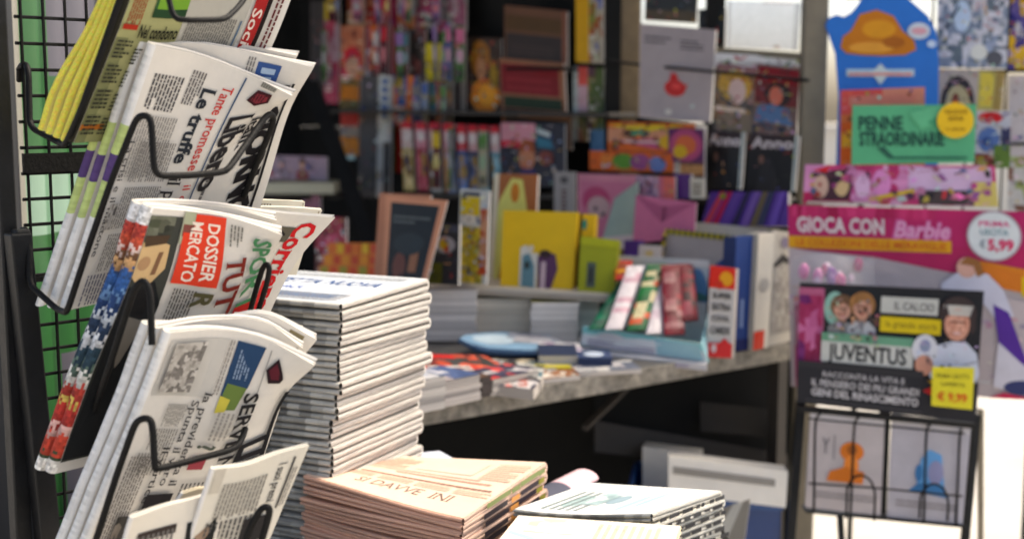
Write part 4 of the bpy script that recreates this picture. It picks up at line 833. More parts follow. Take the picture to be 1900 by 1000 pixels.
for k, (x0, x1, l) in enumerate(((1306, 1378, 'black magazine with white script under the blonde cover'), (1384, 1478, 'black magazine with white script under the red headed cover'))):
    item('magazine', l, 'magazine', 'black magazines under the window covers', (x0 + 6, 242 + 6 * k), (x1 + 4, 246 + 6 * k), (x1 - 4, 352 + 4 * k), (x0, 350 + 4 * k), DW(x0) - .10, DW(x1) - .10, .008,
         lambda S, k=k: (S.rect(0, .72, 1, 1, (56, 44, 46)), S.text('Anno', .08, .76, .18, (216, 206, 206), .04, w=.84), S.poly([(.2, .0), (.3, .5), (.45, .6), (.6, .4), (.7, 0)], (44, 42, 44)), S.rect(.94 if k else .93, 0, 1, 1, (196, 204, 200)), S.ell(.3, .55, .06, .08, (120, 90, 80))), (28, 27, 29), busy=.4)
# --- bright puzzle boxes and stationery in the middle
mag('flat orange and pink toy box with a mask like window, top of the toy pile', 1128, 226, 1290, 280, lambda S: (S.rect(.0, .3, 1, .8, (206, 150, 120)), S.ell(.34, .62, .16, .18, (90, 60, 40)), S.ell(.36, .62, .08, .10, (70, 140, 110)), S.poly([(.0, .9), (.9, .95), (.5, .7), (.2, .78)], (214, 190, 50)), S.poly([(.1, .35), (.6, .1), (1, .3), (.8, .55)], (190, 90, 130)), S.ell(.75, .35, .15, .25, (206, 166, 40)), S.lines(.2, .3, .6, .45, 1, (220, 200, 190), seed=3, word=.05)), (206, 104, 40), off=.15, th=.05, name='toy_box', cat='box', part='printed_front', block='box_body')
mag('round topped pink packet on the toy pile right of the orange box', 1240, 238, 1306, 300, lambda S: (S.ell(.5, .5, .46, .48, (176, 80, 120)), S.ell(.5, .5, .3, .3, (206, 110, 70)), S.ell(.35, .3, .2, .2, (206, 170, 40))), (96, 40, 90), off=.17, name='toy_packet', cat='packet')
mag('orange toy box with green and purple swirls at the foot of the toy pile', 1094, 280, 1250, 316, lambda S: (S.ell(.42, .5, .14, .4, (90, 140, 50)), S.ell(.62, .5, .12, .4, (150, 80, 130)), S.ell(.82, .4, .1, .4, (110, 130, 180)), S.ell(.22, .6, .08, .3, (214, 130, 60))), (206, 100, 34), off=.17, th=.05, name='toy_box', cat='box', part='printed_front', block='box_body')
mag('blue cornered box behind the orange toy boxes', 1096, 240, 1130, 282, None, (86, 120, 150), off=.1, name='toy_box', cat='box', th=.05, part='printed_front', block='box_body')
mag('small tan game box right of the purple packet', 1262, 300, 1306, 360, lambda S: (S.rect(0, .6, 1, .9, (200, 150, 100)), S.lines(.1, .2, .9, .5, 2, (70, 50, 50), seed=4, word=.03)), (110, 70, 60), off=.17, name='toy_box', cat='box', part='printed_front', block='box_body')
mag('grey book cover with a column of dark letters behind the yellow box', 1028, 318, 1066, 430, lambda S: (S.ell(.5, .86, .2, .06, (84, 80, 80)), [S.ell(.5, .68 - .07 * k, .14, .022, (90, 60, 60)) for k in range(6)], S.rect(.1, .05, .9, .1, (100, 96, 94))), (158, 152, 148), off=.3, name='book', cat='book')
mag('pink folder with a grey cat like oval, left of the pale green one', 1072, 322, 1190, 450, lambda S: (S.rect(.04, .04, .95, .9, (196, 120, 146)), S.ell(.3, .62, .22, .2, (176, 70, 110)), S.ell(.34, .52, .18, .16, (190, 160, 160)), S.ell(.3, .5, .03, .03, (60, 40, 50)), S.ell(.42, .42, .03, .03, (60, 40, 50))), (206, 140, 156), off=.32, name='folder', cat='folder')
item('folder', 'pale grey green folder with a slanting top in front of the pink one', 'folder', None, (1140, 368), (1184, 336), (1182, 462), (1112, 462), DW(1140) - .38, DW(1184) - .38, .004, lambda S: (S.rect(0, 0, .9, .22, (206, 190, 190)), S.ell(.4, .1, .12, .06, (206, 150, 110))), (158, 172, 162))
item('envelope', 'plain pink envelope standing between the pale folder and the striped frame', 'envelope', None, (1180, 362), (1292, 376), (1288, 440), (1174, 452), DW(1180) - .40, DW(1292) - .40, .004, lambda S: (S.poly([(0, 1), (.46, .45), (1, 1), (1, .99), (.46, .42), (0, .98)], (176, 96, 132)),), (206, 122, 156))
mag('pink and coral magazine above the envelope with silver figures', 1180, 326, 1252, 368, lambda S: (S.photo(0, 0, .6, 1, [(150, 140, 160), (180, 150, 170), (110, 90, 120)], 5, 4, 3), S.rect(.72, 0, 1, 1, (206, 110, 100))), (196, 110, 130), off=.34)
mag('deep purple notebook between the coral magazine and the small white tag', 1250, 322, 1282, 368, None, (84, 44, 112), off=.32, name='notebook', cat='notebook')
mag('small white tag with dark letters in front of the black magazines', 1280, 330, 1306, 368, lambda S: S.lines(.2, .2, .8, .8, 3, (110, 100, 90), seed=3, word=.02), (206, 200, 186), off=.34, name='price_tag', cat='price tag', th=.004)
item('pencil_set', 'purple striped packet of pencils below the black magazines', 'pencil packet', None, (1318, 356), (1462, 356), (1462, 420), (1300, 420), DW(1318) - .2, DW(1462) - .2, .012, lambda S: ([S.poly([(x, 0), (x + .12, 1), (x + .19, 1), (x + .08, 0)], c) for x, c in ((.02, (206, 80, 100)), (.12, (180, 40, 90)), (.24, (110, 80, 160)), (.36, (50, 44, 80)), (.48, (130, 100, 170)), (.58, (110, 96, 70)), (.66, (56, 60, 90)), (.80, (120, 90, 180)))], S.ell(.2, .86, .04, .08, (130, 150, 50))), (96, 66, 150), part='printed_front', block='packet_body')
# --- left low shelf behind the rack papers
def slab(name, label, cat, x0, y0, x1, y1, d, dep, cols, topcol=None, group=None, sl=0, nl=1, ang=0, mt=None, parts=('pages', 'cover')):
    """a thing lying flat: front face in picture px, depth into the scene in metres"""
    a = P(x0, y1, d); b = P(x1, y1 + sl * (x1 - x0), d + ang); c = P(x0, y0, d); h = c.z - a.z; b.z = a.z
    ax = b - a; ay = Vector((-ax.y, ax.x, 0)).normalized() * dep; root = empty(name, a + ax / 2, label, cat, group)
    mb = MB()
    for k in range(nl):
        z0 = h * k / nl; hh = h / nl * .86; jx = (k % 2) * .003; cc = cols[k % len(cols)]
        mb.box(a + Vector((jx, jx, z0)), ax, ay, (0, 0, hh), cc)
    chld(mb, parts[0], mt or CARD, root, bevel=.0008)
    S = Surf(lambda s, t, w: a + ax * s + ay * t + Vector((0, 0, h * (1 if nl == 1 else (nl - .14) / nl) * (1 if nl > 1 else .86) + .0008 + w)), ax.length, dep, MB(), .0004)
    return root, S
def flat(name, label, cat, x0, y0, x1, y1, d, dep, cols, art, **k):
    root, S = slab(name, label, cat, x0, y0, x1, y1, d, dep, cols, **k); art(S); chld(S.mb, 'cover', GLOSS, root); return root
mag('pinkish grey magazine with two portraits leaning on the low left shelf', 492, 288, 606, 332, lambda S: (S.person(.62, 0, .95, hair=(60, 30, 36), top=(150, 70, 70), w=.2), S.person(.28, 0, .9, hair=(150, 140, 150), skin=(196, 170, 172), top=(170, 150, 160), w=.2)), (172, 150, 162), off=.55)
flat('book', 'cream book lying below the portraits magazine on the left shelf', 'book', 484, 336, 620, 360, 4.5, .16, [(206, 200, 176)], lambda S: S.rect(0, 0, 1, 1, (190, 180, 150)))
mag('mauve magazine hanging under the cream book behind the newspapers', 560, 362, 594, 430, art_mix([(120, 90, 120), (150, 110, 130), (96, 80, 100)], 41, 3, 5), off=.6)
mag('pink magazine leaning behind the Corriere newspaper', 585, 402, 642, 520, art_mix([(190, 80, 110), (150, 50, 70), (90, 40, 44)], 42, 4, 7), off=1.2, dx=0)
for k, (y0, y1, cs, l) in enumerate(((450, 472, [(206, 110, 40), (214, 170, 40), (190, 70, 36)], 'top'), (472, 492, [(214, 140, 40), (190, 70, 36)], 'middle'), (492, 512, [(150, 140, 50), (200, 80, 40)], 'lowest'))):
    mag(l + ' orange and yellow box of the flat pile left of the copper framed magazine', 608 - 8 * k, y0, 706, y1, lambda S, k=k, cs=cs: [S.rect(.03 + .16 * j, .1, .03 + .16 * j + .12, .9, cs[j % len(cs)]) for j in range(6)], (206, 120, 44), off=1.25, sl=.01, th=.10, name='card_box', cat='box', group='orange boxes in a flat pile', part='printed_front', block='box_body', blockcol=(206, 120, 44))

# thin covers overlapping along the shelves
rt = random.Random(21)
CNAME = [('red', (190, 44, 54)), ('white', (214, 208, 206)), ('pink', (206, 120, 150)), ('yellow', (206, 176, 50)), ('blue', (70, 100, 160)), ('orange', (206, 110, 50)), ('maroon', (110, 34, 46)), ('grey', (130, 124, 124)), ('teal', (60, 120, 130)), ('lilac', (150, 120, 170)), ('green', (90, 130, 70)), ('cream', (212, 200, 170))]
def thin_row(xs, y0, y1, where, grp, off, skip=.45):
    used = {}
    for k, x in enumerate(xs):
        x += rt.uniform(-5, 5)
        if rt.random() < skip: continue
        nm, c = CNAME[rt.randrange(len(CNAME))]; c = tuple(v * .82 for v in c); used[nm] = used.get(nm, 0) + 1; q = used[nm]
        w = rt.uniform(6, 17); dy = rt.uniform(-9, 9); c2 = CNAME[rt.randrange(len(CNAME))][1]
        def at_(S, c=c, c2=c2, k=k):
            S.rect(0, .68, 1, .95, c2); S.ell(.5, .45, .42, .14, tuple(min(255, v * .5 + 110) for v in c2)); S.rect(.1, .05, .9, .2, tuple(v * .6 for v in c)); S.busy(k, 5, [tuple(v * .7 for v in c), tuple(v * 1.1 for v in c2), (190, 186, 180)], sc=2.5)
        item('magazine', ['', 'second ', 'third ', 'fourth ', 'fifth ', 'sixth '][min(5, q - 1)].replace('', '') + 'thin ' + nm + ' magazine ' + ('' if q < 2 else 'from the left ') + where, 'magazine', grp, *rc(x, y0 + dy, x + w, y1 + rt.uniform(-3, 3), .03, rt.uniform(-4, 4)), DW(x) - off, DW(x + w) - off, .006, at_, c, busy=0)
thin_row([600 + 13.5 * k for k in range(19)], 50, 148, 'overlapping the top shelf covers', 'thin magazines overlapping on the top shelf', .12)
thin_row([606 + 15 * k for k in range(16)], -25, 42, 'along the top edge of the shelves', 'thin magazines along the top edge', .08)
thin_row([730 + 13 * k for k in range(9)], 150, 226, 'between the yellow magazine and the comics row', 'thin magazines over the comics row', .16)
thin_row([874, 886, 902, 916], 80, 150, 'in front of the golden portrait', 'thin magazines by the golden portrait', .1) if False else None
thin_row([752 + 27 * k for k in range(7)], 240, 350, 'slotted between the upright comics', 'thin magazines between the comics', .23)
# ================================================================ things standing on the counter
CP = (206, 150, 120)
item('magazine', 'copper framed black magazine leaning with a curled right edge, left of the counter', 'magazine', None, (716, 362), (830, 372), (786, 540), (708, 538), 3.25, 3.18, .006,
     lambda S: (S.rect(.10, .02, .90, .93, (40, 44, 46)), S.lines(.15, .72, .8, .82, 2, (96, 100, 98), seed=2, word=.02), S.ell(.35, .25, .14, .16, (110, 74, 66)), S.rect(.55, .2, .72, .42, (150, 108, 84)), S.ell(.5, .5, .3, .12, (52, 58, 60)), S.poly([(.3, 0), (.4, .2), (.6, .1), (.7, 0)], (70, 60, 60))), CP, busy=0)
item('magazine', 'copper edged magazine standing behind the black copper framed one', 'magazine', None, (704, 358), (800, 362), (770, 540), (692, 538), 3.34, 3.27, .008, None, (190, 134, 106))
item('magazine', 'dark magazine with a yellow and white flower beside the copper framed one', 'magazine', None, (800, 412), (852, 416), (850, 530), (790, 526), 3.32, 3.26, .01, lambda S: (S.rect(.1, .86, .95, .97, (70, 72, 88)), S.ell(.55, .65, .34, .14, (170, 166, 170)), S.ell(.5, .66, .16, .09, (190, 160, 40)), S.ell(.6, .58, .08, .06, (170, 80, 40)), S.rect(0, 0, .5, .35, (84, 84, 26))), (50, 50, 54))
item('magazine', 'magazine with a yellow woolly puppet pattern under a white heading', 'magazine', None, (854, 350), (908, 354), (902, 528), (848, 522), 3.36, 3.30, .008, lambda S: (S.rect(.1, .93, .7, .97, (60, 60, 70)), S.rect(.05, .72, .7, .92, (206, 178, 30)), S.ell(.35, .68, .3, .05, (220, 210, 196)), S.photo(0, 0, .85, .6, [(190, 160, 40), (170, 150, 50), (206, 180, 70), (150, 140, 60)], 5, 7, 3), S.photo(.75, .1, 1, .8, [(190, 110, 60), (200, 150, 120), (170, 70, 40)], 2, 8, 4)), (206, 204, 196))
item('picture_book', 'brown picture book with a pale yellow arch shape behind the yellow box', 'book', None, (918, 322), (998, 324), (990, 530), (905, 526), 3.52, 3.46, .012, lambda S: (S.poly([(.0, 0), (.0, .45), (.15, .75), (.4, .96), (.66, .95), (.78, .7), (.8, .5), (.6, .5), (.5, .72), (.38, .8), (.25, .6), (.2, .0)], (206, 202, 120)), S.ell(.5, .83, .1, .09, (186, 120, 40)), S.ell(.62, .6, .05, .03, (40, 60, 30)), S.rect(0, 0, .12, 1, (214, 204, 180))), (150, 96, 56))
# yellow boxed set: front, side
def box3(name, label, cat, tl, tr, br, bl, d0, d1, depth, col, art, side=None, group=None, mt=None, sideart=None, part='printed_front'):
    A, B, C2, D2 = P(*bl, d0), P(*br, d1), P(*tr, d1), P(*tl, d0); n = (B - A).cross(D2 - A).normalized()
    root = empty(name, (A + B) / 2, label, cat, group); bk = -n * depth
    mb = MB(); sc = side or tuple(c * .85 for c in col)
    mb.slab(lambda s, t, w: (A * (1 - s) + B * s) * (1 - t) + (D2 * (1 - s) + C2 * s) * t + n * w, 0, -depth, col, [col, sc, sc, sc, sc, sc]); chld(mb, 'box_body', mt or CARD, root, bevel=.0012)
    S = Surf(lambda s, t, w: (A * (1 - s) + B * s) * (1 - t) + (D2 * (1 - s) + C2 * s) * t + n * (w + .0015), (B - A).length, (D2 - A).length, MB(), .0005); art(S)
    if sideart:
        Q = Surf(lambda s, t, w: (B + bk * s) * (1 - t) + (C2 + bk * s) * t + (B - A).normalized() * (w + .0015), depth, (C2 - B).length, S.mb, .0005); sideart(Q)
    chld(S.mb, part, GLOSS, root); return root
box3('game_box', 'large bright yellow box with two small figures printed low on it', 'box', (934, 390), (1072, 394), (1062, 544), (928, 530), 3.38, 3.35, .05, (206, 172, 20),
     lambda S: (S.poly([(.26, .02), (.26, .52), (.34, .56), (.42, .46), (.5, .46), (.5, .02)], (210, 208, 200)), S.poly([(.29, .02), (.29, .42), (.38, .46), (.46, .3), (.47, .02)], (96, 130, 140)), S.poly([(.52, .02), (.5, .42), (.6, .5), (.74, .46), (.78, .28), (.7, .02)], (84, 54, 84)), S.ell(.6, .46, .08, .05, (50, 34, 34)), S.rect(.55, .02, .62, .36, (190, 170, 176)), S.ell(.36, .3, .04, .05, (50, 60, 60)), S.ell(.41, .52, .03, .04, (216, 210, 196))), side=(190, 156, 24))
box3('game_box', 'narrow yellow box with a teal drop mark right of the large yellow one', 'box', (1074, 396), (1104, 398), (1096, 540), (1066, 540), 3.40, 3.39, .05, (206, 172, 30), lambda S: (S.ell(.4, .86, .16, .07, (60, 130, 120)), S.rect(0, 0, .25, 1, (96, 76, 30))))
box3('game_box', 'olive green box with a dark slot beside the yellow boxes', 'box', (1078, 438), (1148, 446), (1140, 546), (1072, 542), 3.33, 3.31, .05, (150, 154, 30), lambda S: (S.rect(.22, .1, .45, .55, (80, 90, 84)), S.rect(.28, .18, .38, .45, (40, 44, 44)), S.rect(0, .85, 1, 1, (170, 172, 50))))
box3('game_box', 'small purple box peeping out behind the candy display', 'box', (1158, 446), (1186, 446), (1184, 478), (1158, 476), 3.47, 3.45, .04, (70, 40, 110), lambda S: S.rect(.1, .1, .9, .3, (90, 60, 130)))
box3('game_box', 'small cream box peeping out behind the candy display', 'box', (1186, 454), (1226, 456), (1224, 486), (1184, 484), 3.45, 3.43, .04, (210, 196, 190), lambda S: S.ell(.5, .5, .2, .2, (206, 180, 130)))
# magazine stacks at the back of the counter: each bundle its own pile
def pile(label, x0, y0, x1, y1, d, dep, n, side, topc, art=None, sl=0, ang=0, grp='magazine bundles on the counter', rot=0):
    a = P(x0, y1, d); b = P(x1, y1 + sl * (x1 - x0), d + ang); h = P(x0, y0, d).z - a.z; b.z = a.z; ax = b - a; ay = Vector((-ax.y, ax.x, 0)).normalized() * dep
    root = empty('magazine_pile', a + ax / 2, label, 'magazine pile', grp); r = random.Random(int(x0)); mb = MB()
    k = 0; nn = n
    for k in range(nn):
        jx = r.uniform(-.003, .003); f_ = r.uniform(.82, 1.03); c = tuple(v * f_ for v in side); z = h * k / nn
        mb.box(a + Vector((jx, -abs(jx), z)), ax, ay, (0, 0, h / nn * .9), c)
    chld(mb, 'pages', CARD, root)
    S = Surf(lambda s, t, w: a + ax * s + ay * t + Vector((0, 0, h - h / nn * .1 + .001 + w)), ax.length, dep, MB(), .0005); S.rect(0, 0, 1, 1, topc)
    if art: art(S)
    chld(S.mb, 'cover', GLOSS, root); return root
GP = (228, 220, 214)
pile('tall grey pile of magazines in four bundles right beside the newspaper stack', 762, 536, 884, 632, 3.32, .16, 22, GP, (150, 144, 140), sl=-.06, ang=.0)
pile('cream edged pile of magazines at the back under the yellow boxes', 884, 552, 985, 628, 3.36, .2, 9, (232, 222, 206), (150, 140, 60), sl=.05)
pile('grey pile of magazines under the yellow boxes, in front of the candy display', 985, 560, 1072, 634, 3.31, .2, 14, (230, 224, 218), (120, 116, 60), sl=.02)
pile('pale grey pile under the left end of the candy display', 1060, 548, 1112, 626, 3.38, .2, 12, (220, 216, 214), (140, 138, 140), sl=.02)
# thin shelf board carrying the yellow boxes
brd = P(866, 538, 3.34); b2 = P(1130, 552, 3.28); mb = MB(); ay = Vector((-(b2 - brd).y, (b2 - brd).x, 0)).normalized() * .3; b2.z = brd.z - .012
root = empty('display_board', (brd + b2) / 2, 'pale board resting on the piles and carrying the yellow boxes', 'board'); mb.box(brd + ay * .02, b2 - brd, ay, (0, 0, .008), (196, 188, 176)); chld(mb, 'board', CARD, root)
mb = MB(); mb.box(brd + ay * .02 + Vector((0, 0, -.012)), b2 - brd, ay * .02, (0, 0, .011), (168, 158, 146)); chld(mb, 'edge_strip', CARD, root)
# blue curled magazine lying on the counter
def sheet(name, label, cat, rows, th, art, col, sidecol, group=None):
    fn, lu, lv = gridmap(rows); root = empty(name, fn(.5, 0, -th), label, cat, group); mb = MB()
    mb.grid(lambda u, v: fn(u, v, -.0006), 16, 10, col); mb.grid(lambda u, v: fn(1 - u, v, -th), 12, 6, sidecol)
    for e in (lambda a, w: fn(a, 0, -th * (1 - w)), lambda a, w: fn(1 - a, 1, -th * (1 - w)), lambda a, w: fn(1, a, -th * (1 - w)), lambda a, w: fn(0, 1 - a, -th * (1 - w))): mb.grid(e, 12, 2, sidecol)
    chld(mb, 'pages', CARD, root); S = Surf(lambda s, t, w: fn(s, t, w), lu, lv, MB(), .0004); art(S); chld(S.mb, 'cover', GLOSS, root); return root
def cz(px, py, h): p = PG(px, py, CZ + h); return (px, py, (p - CAM).dot(FW))
sheet('magazine', 'sky blue magazine with a curled navy edge lying across the counter', 'magazine', [[cz(862, 622, .045), cz(930, 616, .03), cz(1020, 624, .02), cz(1064, 646, .02)], [cz(850, 630, .05), cz(900, 652, .03), cz(1000, 656, .022), cz(1066, 656, .02)]], .006,
      lambda S: (S.rect(0, 0, 1, 1, (136, 168, 192)), S.rect(0, 0, 1, .16, (36, 66, 96)), S.ell(.3, .6, .2, .25, (190, 206, 216)), S.photo(.4, .5, .9, .95, [(150, 150, 158), (170, 170, 176), (120, 130, 146)], 6, 3, 3)), (120, 150, 180), (44, 66, 92))
flat('book', 'white edged book with navy cover lying under the sky blue magazine', 'book', 1000, 656, 1072, 681, 2.985, .14, [(206, 200, 190)], lambda S: S.rect(0, 0, 1, 1, (30, 44, 70)), sl=.05)
flat('magazine', 'navy and white glossy magazine end lying right of the white edged book', 'magazine', 1072, 662, 1136, 683, 2.97, .10, [(40, 54, 84)], lambda S: (S.rect(0, 0, 1, 1, (50, 64, 96)), S.ell(.5, .5, .3, .3, (190, 200, 214))), sl=.05)
flat('magazine', 'yellow green magazine edge under the white edged book', 'magazine', 950, 682, 1060, 690, 2.93, .04, [(178, 176, 60)], lambda S: S.photo(0, 0, 1, 1, [(190, 180, 70), (170, 160, 60), (200, 190, 120)], 6, 3, 3), sl=.06)
def lying(label, pts, h, pal, seed, side=(190, 184, 178), stripe=None, group='magazines lying on the counter'):
    rows = [[cz(*pts[0], h), cz((pts[0][0] + pts[1][0]) / 2, (pts[0][1] + pts[1][1]) / 2, h), cz(*pts[1], h)], [cz(*pts[3], h), cz((pts[3][0] + pts[2][0]) / 2, (pts[3][1] + pts[2][1]) / 2, h), cz(*pts[2], h)]]
    return sheet('magazine', label, 'magazine', rows, h - .002, lambda S: (S.photo(0, 0, 1, 1, pal, 8, 4, seed), S.rect(.0, .75, .5, .95, stripe) if stripe else None, S.lines(.1, .1, .6, .4, 2, (230, 226, 220), seed=seed, word=.02)), pal[0], side, group)
lying('magazine with red and dark pictures lying nearest the tall newspaper stack', [(775, 655), (900, 660), (955, 690), (775, 692)], .04, [(170, 60, 50), (110, 50, 44), (190, 90, 70), (60, 60, 60), (150, 120, 60)], 3, stripe=(190, 46, 44))
lying('magazine with teal and white stripes lying across the middle of the counter', [(900, 664), (1010, 680), (1004, 704), (905, 692)], .03, [(50, 96, 110), (190, 190, 186), (60, 60, 64), (150, 150, 150)], 4)
lying('magazine with a red picture lying by the strap at the counter edge', [(905, 692), (1004, 704), (990, 722), (896, 712)], .025, [(190, 60, 56), (60, 60, 76), (200, 196, 196), (170, 100, 90)], 5)
lying('magazine with dark teal and cream pictures lying in front of the sky blue one', [(880, 664), (1010, 668), (1030, 684), (905, 680)], .014, [(40, 70, 84), (190, 180, 160), (60, 60, 66), (120, 60, 50)], 11)
lying('grey and white magazine lying at the counter edge under the navy one', [(1040, 672), (1170, 668), (1190, 684), (1060, 692)], .012, [(170, 168, 170), (90, 96, 110), (200, 198, 196)], 12)
lying('pale magazine with a brown picture lying between the red and the navy ones', [(985, 684), (1064, 682), (1076, 696), (1000, 704)], .012, [(206, 200, 190), (130, 90, 66), (180, 176, 170)], 13)
lying('dark magazine lying behind the sky blue one against the piles', [(880, 626), (1000, 628), (1040, 640), (900, 640)], .012, [(60, 56, 70), (120, 100, 96), (170, 160, 150)], 14)
lying('mauve and white magazine lying left of the cyan sweet display', [(1000, 634), (1075, 638), (1080, 652), (1000, 650)], .03, [(180, 170, 186), (206, 204, 206), (150, 130, 150)], 15)
pile('small grey pile of magazines with a blue printed top at the counter edge', 770, 706, 826, 768, 2.53, .13, 9, (190, 186, 182), (170, 176, 190), lambda S: S.photo(0, 0, 1, 1, [(190, 194, 206), (110, 120, 140), (200, 200, 204), (150, 160, 180)], 5, 4, 3), sl=-.12, ang=.05)
pile('small grey pile with a white and navy printed top beside the strap', 826, 706, 892, 755, 2.585, .12, 6, (186, 180, 176), (190, 190, 200), lambda S: S.photo(0, 0, 1, 1, [(200, 200, 206), (80, 96, 130), (170, 160, 160)], 5, 4, 6), sl=-.16, ang=.07)
pile('small pile with black barred spines at the counter edge', 893, 700, 912, 738, 2.665, .12, 6, (70, 62, 60), (90, 70, 60), sl=-.2, ang=.02)
pile('low pale pile with a red printed top right of the black barred spines', 913, 704, 998, 735, 2.685, .10, 4, (188, 182, 176), (180, 170, 170), lambda S: S.photo(0, 0, 1, 1, [(190, 190, 200), (180, 70, 70), (60, 60, 80), (200, 196, 196)], 6, 3, 9), sl=-.2, ang=.10)
# --- candy display: cyan tray with slanted tubes
CYN = (150, 194, 196)
cb = empty('candy_display', P(1190, 660, 2.98), 'pale cyan cardboard counter display holding slanted sweet tubes', 'display box')
F0, F1 = P(1078, 640, 3.24), P(1312, 672, 3.04); Ft0, Ft1 = P(1082, 604, 3.24), P(1300, 638, 3.04); back = Vector((.03, .26, 0))
mb = MB(); mb.hexa([F0, F1, Ft1, Ft0, F0 + Vector((0, .004, 0)), F1 + Vector((0, .004, 0)), Ft1 + Vector((0, .004, 0)), Ft0 + Vector((0, .004, 0))], (236, 238, 240)); chld(mb, 'front_panel', CARD, cb)
mb = MB(); S = Surf(lambda s, t, w: (F0 * (1 - s) + F1 * s) * (1 - t) + (Ft0 * (1 - s) + Ft1 * s) * t + Vector((0, -w - .001, 0)), .3, .05, mb, .0006); S.rect(0, .62, 1, 1, (150, 212, 212)); S.ell(.25, .35, .16, .5, (236, 234, 238)); S.lines(.05, .1, .6, .45, 2, (170, 160, 180), seed=3, word=.012); S.rect(.62, .05, .98, .9, (170, 206, 214)); chld(mb, 'front_print', CARD, cb)
mb = MB(); mb.hexa([F0, F1, F1 + back, F0 + back, F0 + Vector((0, 0, .004)), F1 + Vector((0, 0, .004)), F1 + back + Vector((0, 0, .004)), F0 + back + Vector((0, 0, .004))], CYN); chld(mb, 'base', CARD, cb)
BKt0, BKt1 = P(1138, 474, 3.46), P(1316, 484, 3.30); Bb0, Bb1 = P(1128, 600, 3.46), P(1306, 640, 3.30)
mb = MB(); mb.hexa([Bb0, Bb1, BKt1, BKt0, Bb0 + Vector((0, .004, 0)), Bb1 + Vector((0, .004, 0)), BKt1 + Vector((0, .004, 0)), BKt0 + Vector((0, .004, 0))], (200, 208, 214)); chld(mb, 'back_panel', CARD, cb)
mb = MB(); S = Surf(lambda s, t, w: (Bb0 * (1 - s) + Bb1 * s) * (1 - t) + (BKt0 * (1 - s) + BKt1 * s) * t + Vector((0, -w - .001, 0)), .23, .12, mb, .0006); S.ell(.88, .6, .12, .3, (90, 130, 170)); S.rect(.8, .2, 1, .5, (206, 206, 212)); S.ell(.9, .56, .1, .05, (60, 110, 110)); S.rect(0, .92, 1, 1, (222, 218, 216)); chld(mb, 'back_print', CARD, cb)
s0 = P(1300, 638, 2.86); mb = MB(); mb.add([F1, F1 + back, P(1318, 560, 3.28), Ft1, F1 + Vector((.004, 0, 0)), F1 + back + Vector((.004, 0, 0)), P(1318, 560, 3.28) + Vector((.004, 0, 0)), Ft1 + Vector((.004, 0, 0))], [(0, 1, 2, 3), (7, 6, 5, 4), (0, 4, 5, 1), (1, 5, 6, 2), (2, 6, 7, 3), (3, 7, 4, 0)], (160, 200, 206)); chld(mb, 'side_panel', CARD, cb)
def tube_pack(label, x0, y0, x1, y1, d0, d1, w, col, pal, seed):
    a = P(x0, y0, d0); b = P(x1, y1, d1); ax = b - a; s_ = Vector((1, .25, 0)).normalized() * w; n = s_.cross(ax).normalized() * -.012
    if n.y > 0: n = -n
    root = empty('candy_tube', a, label, 'sweet tube', 'sweet tubes in the cyan display'); mb = MB()
    def f(u, v): 
        an = math.pi * 2 * u; return a + ax * v + s_ * (.5 + .5 * math.cos(an)) * (1) - n * -.5 * math.sin(an) * (1 - .6 * (abs(v - .5) * 2) ** 8)
    r = random.Random(seed); cc = {}
    def c(u, v):
        k = (int(u * 5), int(v * 12)); 
        if k not in cc: cc[k] = r.choice(pal) if .08 < v < .92 else col
        return cc[k]
    mb.grid(f, 20, 24, c); chld(mb, 'wrapper', FOIL, root, smooth=True); 
    mb = MB(); e = a + ax; mb.box(e - n * .5 * 0 - s_ * .02, s_ * 1.04, ax.normalized() * .012, n * .12, col); chld(mb, 'crimped_end', FOIL, root)
WTE = (222, 214, 216)
tube_pack('green and white tube slanting at the left end of the cyan display', 1090, 612, 1150, 520, 3.15, 3.30, 0.046, (30, 96, 74), [(30, 96, 74), (26, 110, 84), (40, 80, 70)], 1)
tube_pack('white tube with a small red picture, second in the cyan display', 1122, 612, 1162, 500, 3.12, 3.28, 0.046, WTE, [WTE, WTE, WTE, (206, 170, 180)], 2)
tube_pack('dark green tube with a cream label in the middle of the cyan display', 1162, 614, 1200, 496, 3.12, 3.29, 0.051, (24, 88, 54), [(24, 100, 56), (20, 84, 48), (30, 110, 64), (206, 196, 160), (190, 90, 60)], 3)
tube_pack('second white tube between the green and the red ones', 1198, 620, 1222, 520, 3.11, 3.27, 0.043, WTE, [WTE, WTE, (214, 196, 204)], 4)
tube_pack('dark red silver tube in the right half of the cyan display', 1232, 622, 1226, 498, 3.10, 3.27, 0.054, (110, 30, 44), [(130, 34, 50), (110, 40, 54), (150, 100, 104), (90, 24, 36), (160, 120, 120)], 5)
tube_pack('dark red tube behind, right end of the cyan display', 1262, 596, 1254, 496, 3.16, 3.31, 0.049, (104, 26, 44), [(130, 34, 56), (110, 30, 44), (60, 30, 40), (150, 70, 86)], 6)
tube_pack('small red and yellow tube standing at the back left of the display', 1140, 520, 1140, 488, 3.25, 3.35, 0.049, (150, 40, 44), [(150, 40, 44), (190, 140, 40), (120, 60, 40)], 7)
# flat white tray under the display
wt = empty('card_tray', P(1150, 670, 2.9), 'white printed cardboard tray lying under the cyan sweet display', 'tray'); mb = MB(); a = P(990, 644, 3.235); b = P(1312, 676, 3.02); b.z = a.z
mb.box(a + Vector((0, 0, -.016)), b - a, Vector((.02, .25, 0)), (0, 0, .016), (206, 204, 206)); chld(mb, 'tray_body', CARD, wt, bevel=.001)
mb = MB(); S = Surf(lambda s, t, w: a + (b - a) * s + Vector((0, -w - .001, -.016 + .016 * t)), .4, .016, mb, .0004); S.lines(.02, .2, .9, .8, 2, (160, 150, 176), seed=4, word=.01); chld(mb, 'printed_edge', CARD, wt)
